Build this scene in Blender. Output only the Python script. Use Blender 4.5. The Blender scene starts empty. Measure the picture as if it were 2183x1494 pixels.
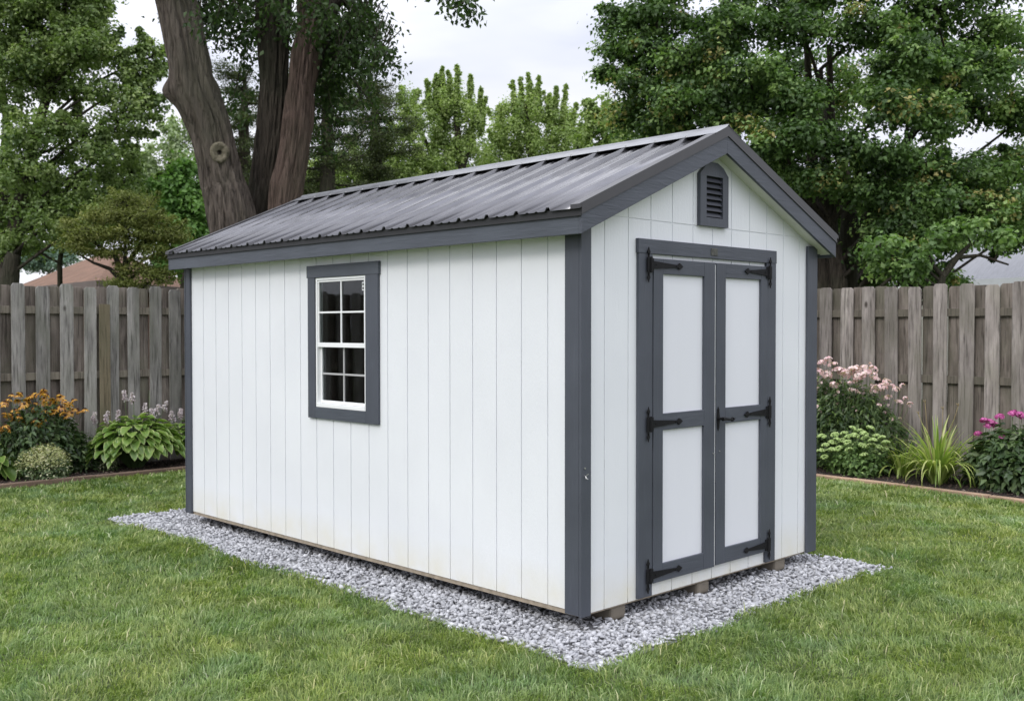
import bpy, bmesh, math, random
import numpy as np
from mathutils import Vector, Matrix, noise

random.seed(7)
rng = np.random.default_rng(11)
C = bpy.context.scene.collection
PI = math.pi

# ------------------------------------------------------------ camera
CAM = np.array([-4.1943, -3.7765, 1.5664]); YAW = 0.7712; PITCH = -0.021; FPX = 2213.9
cam_d = bpy.data.cameras.new('camera'); cam = bpy.data.objects.new('camera', cam_d); C.objects.link(cam)
cam.location = CAM; cam.rotation_euler = (PI/2 + PITCH, 0.0006, -YAW)
cam_d.sensor_width = 36; cam_d.lens = 36*FPX/2183; cam_d.clip_end = 2000; cam_d.clip_start = 0.05
bpy.context.scene.camera = cam
cam_d.dof.use_dof = True; cam_d.dof.focus_distance = 6.2; cam_d.dof.aperture_fstop = 4.2
Fv = np.array([math.sin(YAW)*math.cos(PITCH), math.cos(YAW)*math.cos(PITCH), math.sin(PITCH)])
Rv = np.array([math.cos(YAW), -math.sin(YAW), 0.0]); Uv = np.cross(Rv, Fv)

def ray(px, py): return Fv + (px-1091.5)/FPX*Rv - (py-747)/FPX*Uv
def at(px, py, d): return CAM + ray(px, py)*d           # a point d metres deep
def hit(px, py, ax, v):
    r = ray(px, py); return CAM + r*((v-CAM[ax])/r[ax])
GZ = -0.10                                             # lawn level

# ------------------------------------------------------------ tagging
def tag(o, label=None, cat=None, group=None, kind=None):
    if label: o['label'] = label
    if cat: o['category'] = cat
    if group: o['group'] = group
    if kind: o['kind'] = kind
    return o
def thing(name, label, cat, loc=(0, 0, 0), group=None):
    o = bpy.data.objects.new(name, None); C.objects.link(o); o.location = tuple(loc)
    o.empty_display_size = 0.2
    return tag(o, label, cat, group)
def link(name, me, parent=None, mats=()):
    o = bpy.data.objects.new(name, me); C.objects.link(o)
    for m in (mats if isinstance(mats, (list, tuple)) else [mats]): me.materials.append(m)
    if parent is not None:
        o.parent = parent
        # meshes are written in world coordinates: undo the parent's offset
        p = parent; off = Vector((0, 0, 0))
        while p is not None: off += p.location; p = p.parent
        o.location = -off
    return o
def struct(o): o['kind'] = 'structure'; return o

# ------------------------------------------------------------ mesh helpers
class MB:
    def __init__(s): s.v = []; s.f = []; s.m = []
    def poly(s, pts, m=0):
        n = len(s.v); s.v += [tuple(p) for p in pts]; s.f.append(tuple(range(n, n+len(pts)))); s.m.append(m)
    def box(s, x0, x1, y0, y1, z0, z1, m=0):
        n = len(s.v)
        s.v += [(x0,y0,z0),(x1,y0,z0),(x1,y1,z0),(x0,y1,z0),(x0,y0,z1),(x1,y0,z1),(x1,y1,z1),(x0,y1,z1)]
        for q in ((0,3,2,1),(4,5,6,7),(0,1,5,4),(1,2,6,5),(2,3,7,6),(3,0,4,7)):
            s.f.append(tuple(n+i for i in q)); s.m.append(m)
    def prism(s, pts, d, m=0):                          # polygon pts swept by the vector d
        n = len(s.v); k = len(pts); d = Vector(d)
        s.v += [tuple(p) for p in pts] + [tuple(Vector(p)+d) for p in pts]
        s.f.append(tuple(n+i for i in range(k))[::-1]); s.m.append(m)
        s.f.append(tuple(n+k+i for i in range(k))); s.m.append(m)
        for i in range(k):
            j = (i+1) % k; s.f.append((n+i, n+j, n+k+j, n+k+i)); s.m.append(m)
    def tube(s, pts, rs, sides=8, m=0, cap=True):
        pts = [Vector(p) for p in pts]
        if not hasattr(rs, '__len__'): rs = [rs]*len(pts)
        n = len(s.v); ref = None
        for i, p in enumerate(pts):
            t = (pts[min(i+1, len(pts)-1)] - pts[max(i-1, 0)]).normalized()
            if ref is None: ref = Vector((1, 0, 0)) if abs(t.x) < .9 else Vector((0, 1, 0))
            a = (ref - t*ref.dot(t)).normalized(); b = t.cross(a); ref = a
            for k in range(sides):
                w = 2*PI*k/sides; s.v.append(tuple(p + (a*math.cos(w)+b*math.sin(w))*rs[i]))
        for i in range(len(pts)-1):
            for k in range(sides):
                q = (k+1) % sides
                s.f.append((n+i*sides+k, n+i*sides+q, n+(i+1)*sides+q, n+(i+1)*sides+k)); s.m.append(m)
        if cap:
            s.f.append(tuple(n+k for k in range(sides))[::-1]); s.m.append(m)
            e = n+(len(pts)-1)*sides; s.f.append(tuple(e+k for k in range(sides))); s.m.append(m)
    def build(s, name, mats, parent=None, bevel=0, smooth=False, fix=True):
        me = bpy.data.meshes.new(name); me.from_pydata(s.v, [], s.f); me.update()
        me.polygons.foreach_set('material_index', s.m)
        if fix:
            bm = bmesh.new(); bm.from_mesh(me); bmesh.ops.recalc_face_normals(bm, faces=bm.faces); bm.to_mesh(me); bm.free()
        if smooth: me.polygons.foreach_set('use_smooth', [True]*len(me.polygons))
        o = link(name, me, parent, mats)
        if bevel:
            b = o.modifiers.new('bevel', 'BEVEL'); b.width = bevel; b.segments = 2; b.limit_method = 'ANGLE'
        return o

def np_obj(name, V, faces, mat, parent=None, tint=None, smooth=False, midx=None):
    """V (N,3); faces: list of int arrays (each (k,3) or (k,4))"""
    me = bpy.data.meshes.new(name); V = np.ascontiguousarray(V, dtype=np.float32)
    nl = sum(f.size for f in faces); nf = sum(len(f) for f in faces)
    me.vertices.add(len(V)); me.vertices.foreach_set('co', V.ravel())
    me.loops.add(nl); me.loops.foreach_set('vertex_index', np.concatenate([f.ravel() for f in faces]).astype(np.int32))
    tot = np.concatenate([np.full(len(f), f.shape[1]) for f in faces]).astype(np.int32)
    st = np.concatenate([[0], np.cumsum(tot)[:-1]]).astype(np.int32)
    me.polygons.add(nf); me.polygons.foreach_set('loop_start', st)
    if smooth: me.polygons.foreach_set('use_smooth', np.ones(nf, dtype=bool))
    if midx is not None: me.polygons.foreach_set('material_index', np.asarray(midx, dtype=np.int32))
    if tint is not None:
        a = me.attributes.new('tint', 'FLOAT', 'POINT'); a.data.foreach_set('value', np.ascontiguousarray(tint, dtype=np.float32))
    me.update(calc_edges=True); me.validate()
    return link(name, me, parent, mat)

# ------------------------------------------------------------ materials
def new_mat(name):
    m = bpy.data.materials.new(name); m.use_nodes = True; nt = m.node_tree
    return m, nt, nt.nodes['Principled BSDF']
def N(nt, t, **kw):
    n = nt.nodes.new(t)
    for k, v in kw.items(): setattr(n, k, v)
    return n
def coords(nt, scale=(1, 1, 1), kind='Object', rot=(0, 0, 0)):
    tc = N(nt, 'ShaderNodeTexCoord'); mp = N(nt, 'ShaderNodeMapping')
    mp.inputs['Scale'].default_value = scale; mp.inputs['Rotation'].default_value = rot
    nt.links.new(tc.outputs[kind], mp.inputs['Vector']); return mp.outputs['Vector']
def noise_n(nt, vec, scale, detail=4, rough=.55, dist=0):
    n = N(nt, 'ShaderNodeTexNoise'); n.inputs['Scale'].default_value = scale; n.inputs['Detail'].default_value = detail
    n.inputs['Roughness'].default_value = rough; n.inputs['Distortion'].default_value = dist
    if vec is not None: nt.links.new(vec, n.inputs['Vector'])
    return n.outputs['Fac']
def ramp(nt, fac, stops):
    r = N(nt, 'ShaderNodeValToRGB'); e = r.color_ramp.elements
    while len(e) < len(stops): e.new(.5)
    for i, (p, c) in enumerate(stops):
        e[i].position = p; e[i].color = (*c, 1) if len(c) == 3 else c
    nt.links.new(fac, r.inputs['Fac']); return r.outputs['Color']
def mix(nt, a, b, fac, mode='MIX'):
    n = N(nt, 'ShaderNodeMix', data_type='RGBA', blend_type=mode)
    for s, v in ((0, fac), (6, a), (7, b)):
        if isinstance(v, (int, float)): n.inputs[s].default_value = v
        elif isinstance(v, tuple): n.inputs[s].default_value = (*v, 1) if len(v) == 3 else v
        else: nt.links.new(v, n.inputs[s])
    return n.outputs[2]
def bump(nt, bsdf, h, strength=.3, dist=.01):
    b = N(nt, 'ShaderNodeBump'); b.inputs['Strength'].default_value = strength; b.inputs['Distance'].default_value = dist
    nt.links.new(h, b.inputs['Height']); nt.links.new(b.outputs['Normal'], bsdf.inputs['Normal'])

def simple(name, col, rough=.6, var=.15, scale=8, stretch=(1, 1, 1), bstr=0, bscale=None, metal=0, bdist=.004, spec=.5):
    m, nt, b = new_mat(name)
    v = coords(nt, stretch); f = noise_n(nt, v, scale, 5)
    lo = tuple(c*(1-var) for c in col); hi = tuple(min(1, c*(1+var)) for c in col)
    nt.links.new(ramp(nt, f, [(.3, lo), (.7, hi)]), b.inputs['Base Color'])
    b.inputs['Roughness'].default_value = rough; b.inputs['Metallic'].default_value = metal
    b.inputs['Specular IOR Level'].default_value = spec
    if bstr: bump(nt, b, noise_n(nt, v, bscale or scale*4, 6, .65), bstr, bdist)
    return m

def siding_mat(name, vertical_stain=True):
    m, nt, b = new_mat(name)
    v = coords(nt, (1, 1, .12)); v1 = coords(nt)
    big = noise_n(nt, v1, 1.3, 3)
    col = ramp(nt, big, [(.3, (.695, .712, .74)), (.7, (.745, .762, .788))])
    fine = noise_n(nt, v, 60, 5)
    col = mix(nt, col, (.70, .71, .71), N(nt, 'ShaderNodeMath', operation='MULTIPLY').outputs[0]) if False else col
    # splash-back dirt along the foot of the wall
    sx = N(nt, 'ShaderNodeSeparateXYZ'); tc = N(nt, 'ShaderNodeTexCoord'); nt.links.new(tc.outputs['Object'], sx.inputs[0])
    mr = N(nt, 'ShaderNodeMapRange'); mr.inputs['From Min'].default_value = .26; mr.inputs['From Max'].default_value = .0
    nt.links.new(sx.outputs['Z'], mr.inputs['Value'])
    mm = N(nt, 'ShaderNodeMath', operation='MULTIPLY'); nt.links.new(mr.outputs[0], mm.inputs[0])
    nt.links.new(ramp(nt, noise_n(nt, v1, 4, 5), [(.3, (.1,)*3), (.75, (.9,)*3)]), mm.inputs[1])
    col = mix(nt, col, (.66, .63, .50), mm.outputs[0])
    spk = ramp(nt, noise_n(nt, v1, 90, 2, .5), [(.76, (0, 0, 0)), (.8, (1, 1, 1))])
    m2 = N(nt, 'ShaderNodeMath', operation='MULTIPLY'); nt.links.new(spk, m2.inputs[0]); m2.inputs[1].default_value = .35
    col = mix(nt, col, (.42, .41, .37), m2.outputs[0])
    nt.links.new(col, b.inputs['Base Color']); b.inputs['Roughness'].default_value = .62
    ad = N(nt, 'ShaderNodeMath', operation='ADD'); nt.links.new(fine, ad.inputs[0])
    nt.links.new(noise_n(nt, coords(nt, (1, 1, .35)), 140, 3), ad.inputs[1])
    bump(nt, b, ad.outputs[0], .42, .0035)
    return m
def grain_mat(name, col, rough=.5, stretch=(1, 1, .08), var=.12, bstr=.5, scale=45):
    m, nt, b = new_mat(name)
    v = coords(nt, stretch); v1 = coords(nt)
    f = noise_n(nt, v, scale, 6, .6, .6)
    c0 = ramp(nt, noise_n(nt, v1, 2.5, 3), [(.3, tuple(c*(1-var) for c in col)), (.7, tuple(c*(1+var) for c in col))])
    nt.links.new(mix(nt, c0, tuple(c*1.35 for c in col), ramp(nt, f, [(.55, (0, 0, 0)), (.8, (.5,)*3)])), b.inputs['Base Color'])
    b.inputs['Roughness'].default_value = rough; b.inputs['Specular IOR Level'].default_value = .35
    bump(nt, b, f, bstr, .004); return m

M = {}
M['white'] = siding_mat('white_siding_paint')
M['panel'] = simple('white_door_paint', (.70, .71, .75), .6, .02, 3, (1, 1, .3), bstr=.3, bscale=120, bdist=.002)
M['grey_v'] = grain_mat('charcoal_trim_paint', (.066, .073, .090))
M['grey_x'] = grain_mat('charcoal_rake_paint', (.066, .073, .090), stretch=(.1, 1, 1), bstr=.8)
M['grey_y'] = grain_mat('charcoal_fascia_paint', (.070, .079, .096), stretch=(1, .1, 1), bstr=.8)
M['soffit'] = simple('soffit_paint', (.68, .68, .62), .6, .06, 5)
M['vinyl'] = simple('white_vinyl', (.82, .83, .83), .35, .03, 5)
M['vinyl2'] = simple('grille_vinyl', (.42, .42, .42), .4, .05, 5)
M['black'] = simple('black_iron', (.008, .008, .009), .65, .3, 30, bstr=.3, spec=.2)
M['steel'] = simple('zinc_screw', (.5, .5, .5), .35, .1, 30, metal=.9)
M['dark'] = simple('dark_wood_shade', (.05, .043, .036), .8, .2, 6)  # dark wood tone; on the lining it stands for interior shade
M['ply'] = simple('plywood_edge', (.30, .25, .19), .8, .25, 20)
M['skid'] = grain_mat('treated_skid_timber', (.19, .165, .13), .8, (1, .2, 1), .35, .8, 25)
M['plate'] = simple('tarnished_plate', (.055, .055, .045), .5, .5, 60)
M['louver'] = simple('louver_plastic', (.030, .033, .045), .5, .1, 5)
M['trimmetal'] = simple('charcoal_trim_metal', (.045, .044, .048), .42, .1, 6, metal=.1)

M['drip'] = simple('dark_drip_edge', (.018, .018, .02), .6, .1, 6)
def roof_mat(name, col, rough, metal):
    m, nt, b = new_mat(name)
    v = coords(nt, (.25, 1, 1)); f = noise_n(nt, v, 6, 5)
    nt.links.new(ramp(nt, f, [(.3, tuple(c*.8 for c in col)), (.7, tuple(c*1.2 for c in col))]), b.inputs['Base Color'])
    nt.links.new(ramp(nt, noise_n(nt, coords(nt), 9, 6), [(.3, (rough-.06,)*3), (.7, (rough+.1,)*3)]), b.inputs['Roughness'])
    b.inputs['Metallic'].default_value = metal
    b.inputs['Coat Weight'].default_value = .15; b.inputs['Coat Roughness'].default_value = .1
    bump(nt, b, noise_n(nt, coords(nt, (.3, 1, 1)), 5, 3), .06, .01); return m
M['roof'] = roof_mat('painted_roof_steel', (.125, .125, .134), .24, .85)
M['ridge'] = roof_mat('ridge_cap_steel', (.16, .165, .175), .34, .35)

m, nt, b = new_mat('window_glass')
b.inputs['Base Color'].default_value = (.55, .6, .6, 1); b.inputs['Roughness'].default_value = .02
b.inputs['Transmission Weight'].default_value = 1; b.inputs['IOR'].default_value = 1.38; M['glass'] = m

def leaf_mat(name, stops, trans=.35, rough=.55, gloss=.06, patch=False):
    m = bpy.data.materials.new(name); m.use_nodes = True; nt = m.node_tree; nt.nodes.clear()
    at_ = N(nt, 'ShaderNodeAttribute', attribute_name='tint')
    col = ramp(nt, at_.outputs['Fac'], stops)
    if patch:
        f1 = noise_n(nt, coords(nt), 1.5, 4, .6, .5); f2 = noise_n(nt, coords(nt), 5.5, 3, .6)
        col = mix(nt, col, ramp(nt, f1, [(.34, (.88, 1.0, 1.22)), (.5, (1, 1, 1)), (.68, (1.07, 1.0, .86))]), 1.0, 'MULTIPLY')
        col = mix(nt, col, ramp(nt, f2, [(.33, (.78, .80, .84)), (.6, (1.04, 1.04, 1.0)), (.75, (1.18, 1.15, 1.02))]), 1.0, 'MULTIPLY')
    d = N(nt, 'ShaderNodeBsdfDiffuse'); t = N(nt, 'ShaderNodeBsdfTranslucent'); g = N(nt, 'ShaderNodeBsdfGlossy')
    g.inputs['Roughness'].default_value = rough; g.inputs['Color'].default_value = (.9, .9, .9, 1)
    nt.links.new(col, d.inputs['Color'])
    tcol = mix(nt, col, (1.0, 1.15, .55), 1.0, 'MULTIPLY'); nt.links.new(tcol, t.inputs['Color'])
    m1 = N(nt, 'ShaderNodeMixShader'); m1.inputs[0].default_value = trans
    nt.links.new(d.outputs[0], m1.inputs[1]); nt.links.new(t.outputs[0], m1.inputs[2])
    m2 = N(nt, 'ShaderNodeMixShader'); m2.inputs[0].default_value = gloss
    nt.links.new(m1.outputs[0], m2.inputs[1]); nt.links.new(g.outputs[0], m2.inputs[2])
    o = N(nt, 'ShaderNodeOutputMaterial'); nt.links.new(m2.outputs[0], o.inputs[0])
    return m

def bark_mat(name, c0, c1, c2, scale=30, bstr=1.0, stretch=.10):
    m, nt, b = new_mat(name)
    v = coords(nt, (1, 1, stretch)); f = noise_n(nt, v, scale, 8, .62, .5)
    f2 = noise_n(nt, coords(nt), 1.1, 3)
    c = ramp(nt, f, [(.34, c0), (.48, c1), (.68, tuple(x*1.4 for x in c1))])
    nt.links.new(mix(nt, c, mix(nt, c, c2, .6), ramp(nt, f2, [(.42, (0,)*3), (.62, (1,)*3)])), b.inputs['Base Color'])
    b.inputs['Roughness'].default_value = .9; b.inputs['Specular IOR Level'].default_value = .15
    bump(nt, b, f, bstr, .09); return m
M['bark'] = bark_mat('maple_bark', (.034, .028, .023), (.118, .098, .082), (.092, .090, .064))
M['bark_red'] = bark_mat('reddish_maple_bark', (.032, .023, .018), (.118, .084, .069), (.092, .076, .056))
M['bark_dk'] = bark_mat('dark_bark', (.018, .016, .012), (.062, .052, .041), (.048, .052, .033))  # darkest bark tone, used on most trunks and limbs
M['knot'] = bark_mat('knot_wood', (.06, .05, .035), (.17, .15, .11), (.12, .12, .08), 25, .6, .8)

# ------------------------------------------------------------ world and light
SUN_AZ_VEC = Vector((-.95, -.16, .80)).normalized()      # towards the sun
el = math.asin(SUN_AZ_VEC.z); az = math.atan2(SUN_AZ_VEC.x, SUN_AZ_VEC.y)
w = bpy.data.worlds.new('World'); bpy.context.scene.world = w; w.use_nodes = True; nt = w.node_tree
bg = nt.nodes['Background']; bg.inputs['Strength'].default_value = .1
sky = N(nt, 'ShaderNodeTexSky'); sky.sky_type = 'NISHITA'; sky.sun_disc = False; sky.sun_elevation = el; sky.sun_rotation = az
sky.air_density = 1; sky.dust_density = 3
tc = N(nt, 'ShaderNodeTexCoord'); sx = N(nt, 'ShaderNodeSeparateXYZ'); nt.links.new(tc.outputs['Generated'], sx.inputs[0])
mp = N(nt, 'ShaderNodeMapping'); mp.inputs['Scale'].default_value = (1.0, 1.0, 3.2); nt.links.new(tc.outputs['Generated'], mp.inputs['Vector'])
cl = noise_n(nt, mp.outputs['Vector'], 2.1, 5, .5)
cover = ramp(nt, cl, [(.30, (.72,)*3), (.50, (1,)*3)])
zz = N(nt, 'ShaderNodeMapRange'); nt.links.new(sx.outputs['Z'], zz.inputs['Value'])
zz.inputs['From Min'].default_value = .22; zz.inputs['From Max'].default_value = 1
zz.inputs['To Min'].default_value = 11.2; zz.inputs['To Max'].default_value = 30
zc = N(nt, 'ShaderNodeCombineXYZ')
mulr = N(nt, 'ShaderNodeMath', operation='MULTIPLY'); mulr.inputs[1].default_value = .99; nt.links.new(zz.outputs[0], mulr.inputs[0])
mulb = N(nt, 'ShaderNodeMath', operation='MULTIPLY'); mulb.inputs[1].default_value = 1.06; nt.links.new(zz.outputs[0], mulb.inputs[0])
nt.links.new(mulr.outputs[0], zc.inputs[0]); nt.links.new(zz.outputs[0], zc.inputs[1]); nt.links.new(mulb.outputs[0], zc.inputs[2])
shade = ramp(nt, noise_n(nt, mp.outputs['Vector'], 3.3, 4, .5), [(.36, (.78, .80, .88)), (.50, (.93, .935, .96)), (.62, (1.0, 1.0, 1.0))])
nt.links.new(mix(nt, sky.outputs[0], mix(nt, zc.outputs[0], shade, 1.0, 'MULTIPLY'), cover), bg.inputs['Color'])
sl = bpy.data.lights.new('sun', 'SUN'); sl.energy = 1.3; sl.angle = math.radians(18); sl.color = (1, .965, .91)
so = bpy.data.objects.new('sun', sl); C.objects.link(so); so.rotation_euler = SUN_AZ_VEC.to_track_quat('Z', 'Y').to_euler()
vs = bpy.context.scene.view_settings; vs.view_transform = 'Standard'; vs.look = 'None'; vs.exposure = 0; vs.gamma = 1

# ------------------------------------------------------------ the shed
W, L = 2.44, 4.507
OV = .118; SL = .43; APEX = 2.782                      # overhang, slope, apex of the roofing sheet
def rz(x): return APEX - SL*abs(x-1.22)                # roofing plane
shed = thing('garden_shed', 'white garden shed with charcoal trim, double doors and ribbed metal roof, on a gravel pad', 'shed', (0, 0, 0))
SG = [.251+.2095*i for i in range(20)]
FG = [.192+.2055*i for i in range(11)]
def slab_pieces(mb, a0, a1, z0, z1, hole, fn):
    """rect a0..a1 x z0..z1 minus hole -> pieces by fn"""
    if hole is None or a1 <= hole[0] or a0 >= hole[1]: fn(a0, a1, z0, z1); return
    h0, h1, k0, k1 = hole
    if a0 < h0: fn(a0, h0, z0, z1)
    if a1 > h1: fn(h1, a1, z0, z1)
    b0, b1 = max(a0, h0), min(a1, h1)
    fn(b0, b1, z0, k0); fn(b0, b1, k1, z1)
hole = (1.935, 2.553, 1.0, 1.94)
GAP = .0075
mb = MB(); ed = [0.01]+SG+[L-.01]
for a, b_ in zip(ed[:-1], ed[1:]):
    slab_pieces(mb, a+GAP/2, b_-GAP/2, .017, rz(0)-.03, hole, lambda p, q, r, s: mb.box(0, .010, p, q, r, s))
slab_pieces(mb, .012, L-.012, .02, rz(0)-.032, hole, lambda p, q, r, s: mb.box(.0062, .03, p, q, r, s))
mb.build('wall', M['white'], shed)
mb = MB()
for a, b_ in zip(ed[:-1], ed[1:]): mb.box(W-.010, W, a+GAP/2, b_-GAP/2, .017, rz(0)-.03)
mb.box(W-.03, W-.0045, .012, L-.012, .02, rz(0)-.032); mb.build('wall', M['white'], shed)
def gable(y0, y1, yb0, yb1, name='wall'):
    mb = MB(); e2 = [0.01]+FG+[W-.01]
    for a, b_ in zip(e2[:-1], e2[1:]):
        a += GAP/2; b_ -= GAP/2
        mb.box(a, b_, y0, y1, .003, 2.19)
        ts = [(a, rz(a)-.03)] + ([(1.22, rz(1.22)-.03)] if a < 1.22 < b_ else []) + [(b_, rz(b_)-.03)]
        zb = 2.197
        if min(t[1] for t in ts) > zb+.01:
            mb.prism([(a, y0, zb), (b_, y0, zb)] + [(x, y0, z) for x, z in ts[::-1]], (0, y1-y0, 0))
    mb.prism([(.012, yb0, .02), (W-.012, yb0, .02), (W-.012, yb0, rz(W)-.03), (1.22, yb0, rz(1.22)-.034), (.012, yb0, rz(0)-.03)], (0, yb1-yb0, 0))
    return mb
gable(0, .010, .0045, .03).build('wall', M['white'], shed)
gable(L-.010, L, L-.03, L-.0045).build('wall', M['white'], shed)
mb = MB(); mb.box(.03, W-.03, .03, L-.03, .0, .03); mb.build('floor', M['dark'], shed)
mb = MB(); mb.box(.006, W-.006, .013, L-.006, -.010, .0145); mb.build('floor_edge', M['ply'], shed)
mb = MB(); mb.box(.03, W-.03, .14, L-.14, -.05, -.0105); mb = MB()
for a_, b_ in ((.12, .285), (.405, 1.12), (1.24, 2.0), (2.12, W-.12)): mb.box(a_, b_, .14, L-.14, -.05, -.0105)
mb.build('floor_joists', M['dark'], shed)
for x in (.345, 1.165, 2.06):
    mb = MB(); y0 = .012; d = .008 if x != 1.18 else 0
    y0 += d
    mb.prism([(x-.065, y0, -.0108), (x-.065, y0, -.082), (x-.065, y0+.02, -.102), (x-.065, y0+.06, -.125), (x-.065, L-.1, -.125), (x-.065, L-.03, -.08), (x-.065, L-.03, -.0108)], (.13, 0, 0))
    mb.build('skid', M['skid'], shed, bevel=.016)
# corner trims: two boards each, one mesh per corner
def corner(x0, y0, sx, sy, wf, ws):
    mb = MB(); t = .02
    # board on the side wall, then board on the front covering its edge
    xs = sorted((x0 + sx*t, x0 - sx*.002)); ys = sorted((y0 - sy*ws, y0 + sy*0)); mb.box(*xs, *ys, 0, 2.14)
    xs = sorted((x0 + sx*(t+.002), x0 - sx*wf)); ys = sorted((y0 + sy*.0025, y0 + sy*(t))); mb.box(*xs, *ys, -.004, 2.14)
    mb.build('corner_trim', M['grey_v'], shed, bevel=.0025)
corner(0, 0, -1, -1, .060, .104); corner(W, 0, 1, -1, .105, .09); corner(0, L, -1, 1, .09, .075); corner(W, L, 1, 1, .09, .09)
# fascia boards, side soffits and drip edges
for x0, s in ((-OV, 1), (W+OV, -1)):
    y0, y1 = -.106, L+.106
    mb = MB(); xs = sorted((x0, x0+s*.02)); mb.box(*xs, -.0878, L+.0878, 2.066, 2.176); mb.build('fascia', M['grey_y'], shed, bevel=.0025)
    mb = MB(); xs = sorted((x0+s*.02, .0 if s > 0 else W)); mb.box(*xs, .003, L-.003, 2.094, 2.104); mb.build('soffit', M['soffit'], shed)
    mb = MB(); xs = sorted((x0-s*.006, x0-s*.0005)); mb.box(*xs, y0-.006, y1+.006, 2.166, 2.203)
    xs = sorted((x0-s*.012, x0-s*.0062)); mb.box(*xs, y0-.006, y1+.006, 2.160, 2.168)
    mb.build('drip_edge', M['drip'], shed)
# rake boards with their soffits and metal rake trim
def sloped(mb, xa, xb, top, bot, y0, y1):
    mb.prism([(xa, y0, rz(xa)+bot), (xb, y0, rz(xb)+bot), (xb, y0, rz(xb)+top), (xa, y0, rz(xa)+top)], (0, y1-y0, 0))
ZB = 2.066 - rz(-OV)
for f, g in ((-1, 0), (1, L)):
    for xa, xb in ((-OV, 1.22), (1.22, W+OV)):
        c0, c1 = (xa-.004, xb) if xa < 0 else (xa, xb+.004)
        mb = MB(); ys = sorted((g+f*.108, g+f*.088)); sloped(mb, xa, xb, -.036, ZB, *ys); mb.build('rake_board', M['grey_x'], shed, bevel=.002)
        mb = MB(); ys = sorted((g+f*.1145, g+f*.1082)); sloped(mb, c0, c1, .0250, -.036, *ys)
        ys = sorted((g+f*.1138, g+f*.05)); cc = (c0-.021, c1) if xa < 0 else (c0, c1+.021); sloped(mb, *cc, .0245, .0008, *ys)
        mb.build('rake_trim', M['trimmetal'], shed)
        mb = MB(); ys = sorted((g+f*.0, g+f*.088)); sloped(mb, max(xa, -OV+.0205), min(xb, W+OV-.0205), ZB+.030, ZB+.012, *ys); mb.build('rake_soffit', M['soffit'], shed)
# roof sheets: ribbed profile swept down the slope
RIB = [.120+.2422*k for k in range(19)]
prof = [(-.112, 0)]
for k, y in enumerate(RIB):
    prof += [(y-.022, 0), (y-.010, .021), (y+.008, .021), (y+.022, 0)]
    for q in (.085, .155):
        if y+q+.015 < L+.1: prof += [(y+q-.014, 0), (y+q-.004, .0055), (y+q+.004, .0055), (y+q+.014, 0)]
prof.append((L+.112, 0))
for s in (-1, 1):
    xe = -OV-.022 if s < 0 else W+OV+.022
    V = []; n = len(prof)
    for x in (1.22, .5*(1.22+xe), xe):
        for y, h in prof: V.append((x, y, rz(x)+h + (.0 if abs(x-xe) > .01 else 0)))
    V = np.array(V); F = []
    for r in range(2):
        a = r*n+np.arange(n-1); F.append(np.stack([a, a+1, a+1+n, a+n], 1))
    o = np_obj('roof_sheet', V, [np.concatenate(F)], M['roof'], shed)
    sd = o.modifiers.new('thick', 'SOLIDIFY'); sd.thickness = .0015; sd.offset = 1 if s < 0 else -1
    mb = MB(); xa, xb = (-OV+.022, 1.22) if s < 0 else (1.22, W+OV-.022)
    sloped(mb, xa, xb, -.004, -.026, -.086, L+.086); mb.build('roof_deck', M['dark'], shed)
    mb = MB()                                         # purlin closing the drip edge
    x1 = xa-.02 if s < 0 else xb+.02; xs = sorted((x1, x1+(.03 if s < 0 else -.03)))
    mb.box(*xs, -.1, L+.1, 2.177, 2.2); mb.build('eave_purlin', M['dark'], shed)
mb = MB()
h = .0255; wv = .135; t = .002
pts = [(1.22-wv, rz(1.22-wv)+h-.007), (1.22-wv, rz(1.22-wv)+h), (1.22-.02, rz(1.20)+h+.002), (1.22, rz(1.22)+h+.012), (1.24, rz(1.24)+h+.002), (1.22+wv, rz(1.22+wv)+h), (1.22+wv, rz(1.22+wv)+h-.007)]
low = [(x, z-t) for x, z in pts]
for (xa, za), (xb, zb) in zip(pts[:-1], pts[1:]):
    mb.prism([(xa, -.117, za), (xb, -.117, zb), (xb, -.117, zb-t), (xa, -.117, za-t)], (0, L+.234, 0))
mb.build('ridge_cap', M['ridge'], shed)
def dup_part(o, loc):
    c = o.copy(); C.objects.link(c); c.parent = o.parent; c.location = loc; return c
mb = MB(); mb.tube([(0, 0, -.001), (0, 0, .005)], .006, 6); scr = mb.build('screw', M['steel'], shed)
first = True
for y in RIB:
    for s in (-1, 1):
        x = 1.22+s*.115; l_ = (x, y, rz(x)+h)
        if first: scr.location = l_; first = False
        else: dup_part(scr, l_)
# gable vent
VX0, VX1 = 1.055, 1.353
vent_pts = [(VX0, 2.197), (VX1, 2.197), (VX1, 2.515), (VX1-.055, 2.565), (1.235, 2.592), (1.173, 2.592), (VX0+.055, 2.565), (VX0, 2.515)]
ox0, ox1, oz0, oz1 = 1.118, 1.292, 2.250, 2.505
ysf, yb = -.026, .001
mb = MB()
def fr(p): mb.prism([(x, ysf, z) for x, z in p], (0, yb-ysf, 0))
fr([(VX0, 2.197), (VX1, 2.197), (VX1, oz0), (VX0, oz0)])
fr([(VX0, oz0), (ox0, oz0), (ox0, oz1), (VX0, oz1)]); fr([(ox1, oz0), (VX1, oz0), (VX1, oz1), (ox1, oz1)])
fr([(VX0, oz1), (VX1, oz1)] + vent_pts[2:])
ventf = mb.build('gable_vent', M['grey_v'], shed)
mb = MB(); mb.box(ox0, ox1, -.004, -.0005, oz0, oz1); mb.build('vent_screen', M['black'], ventf)
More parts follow.
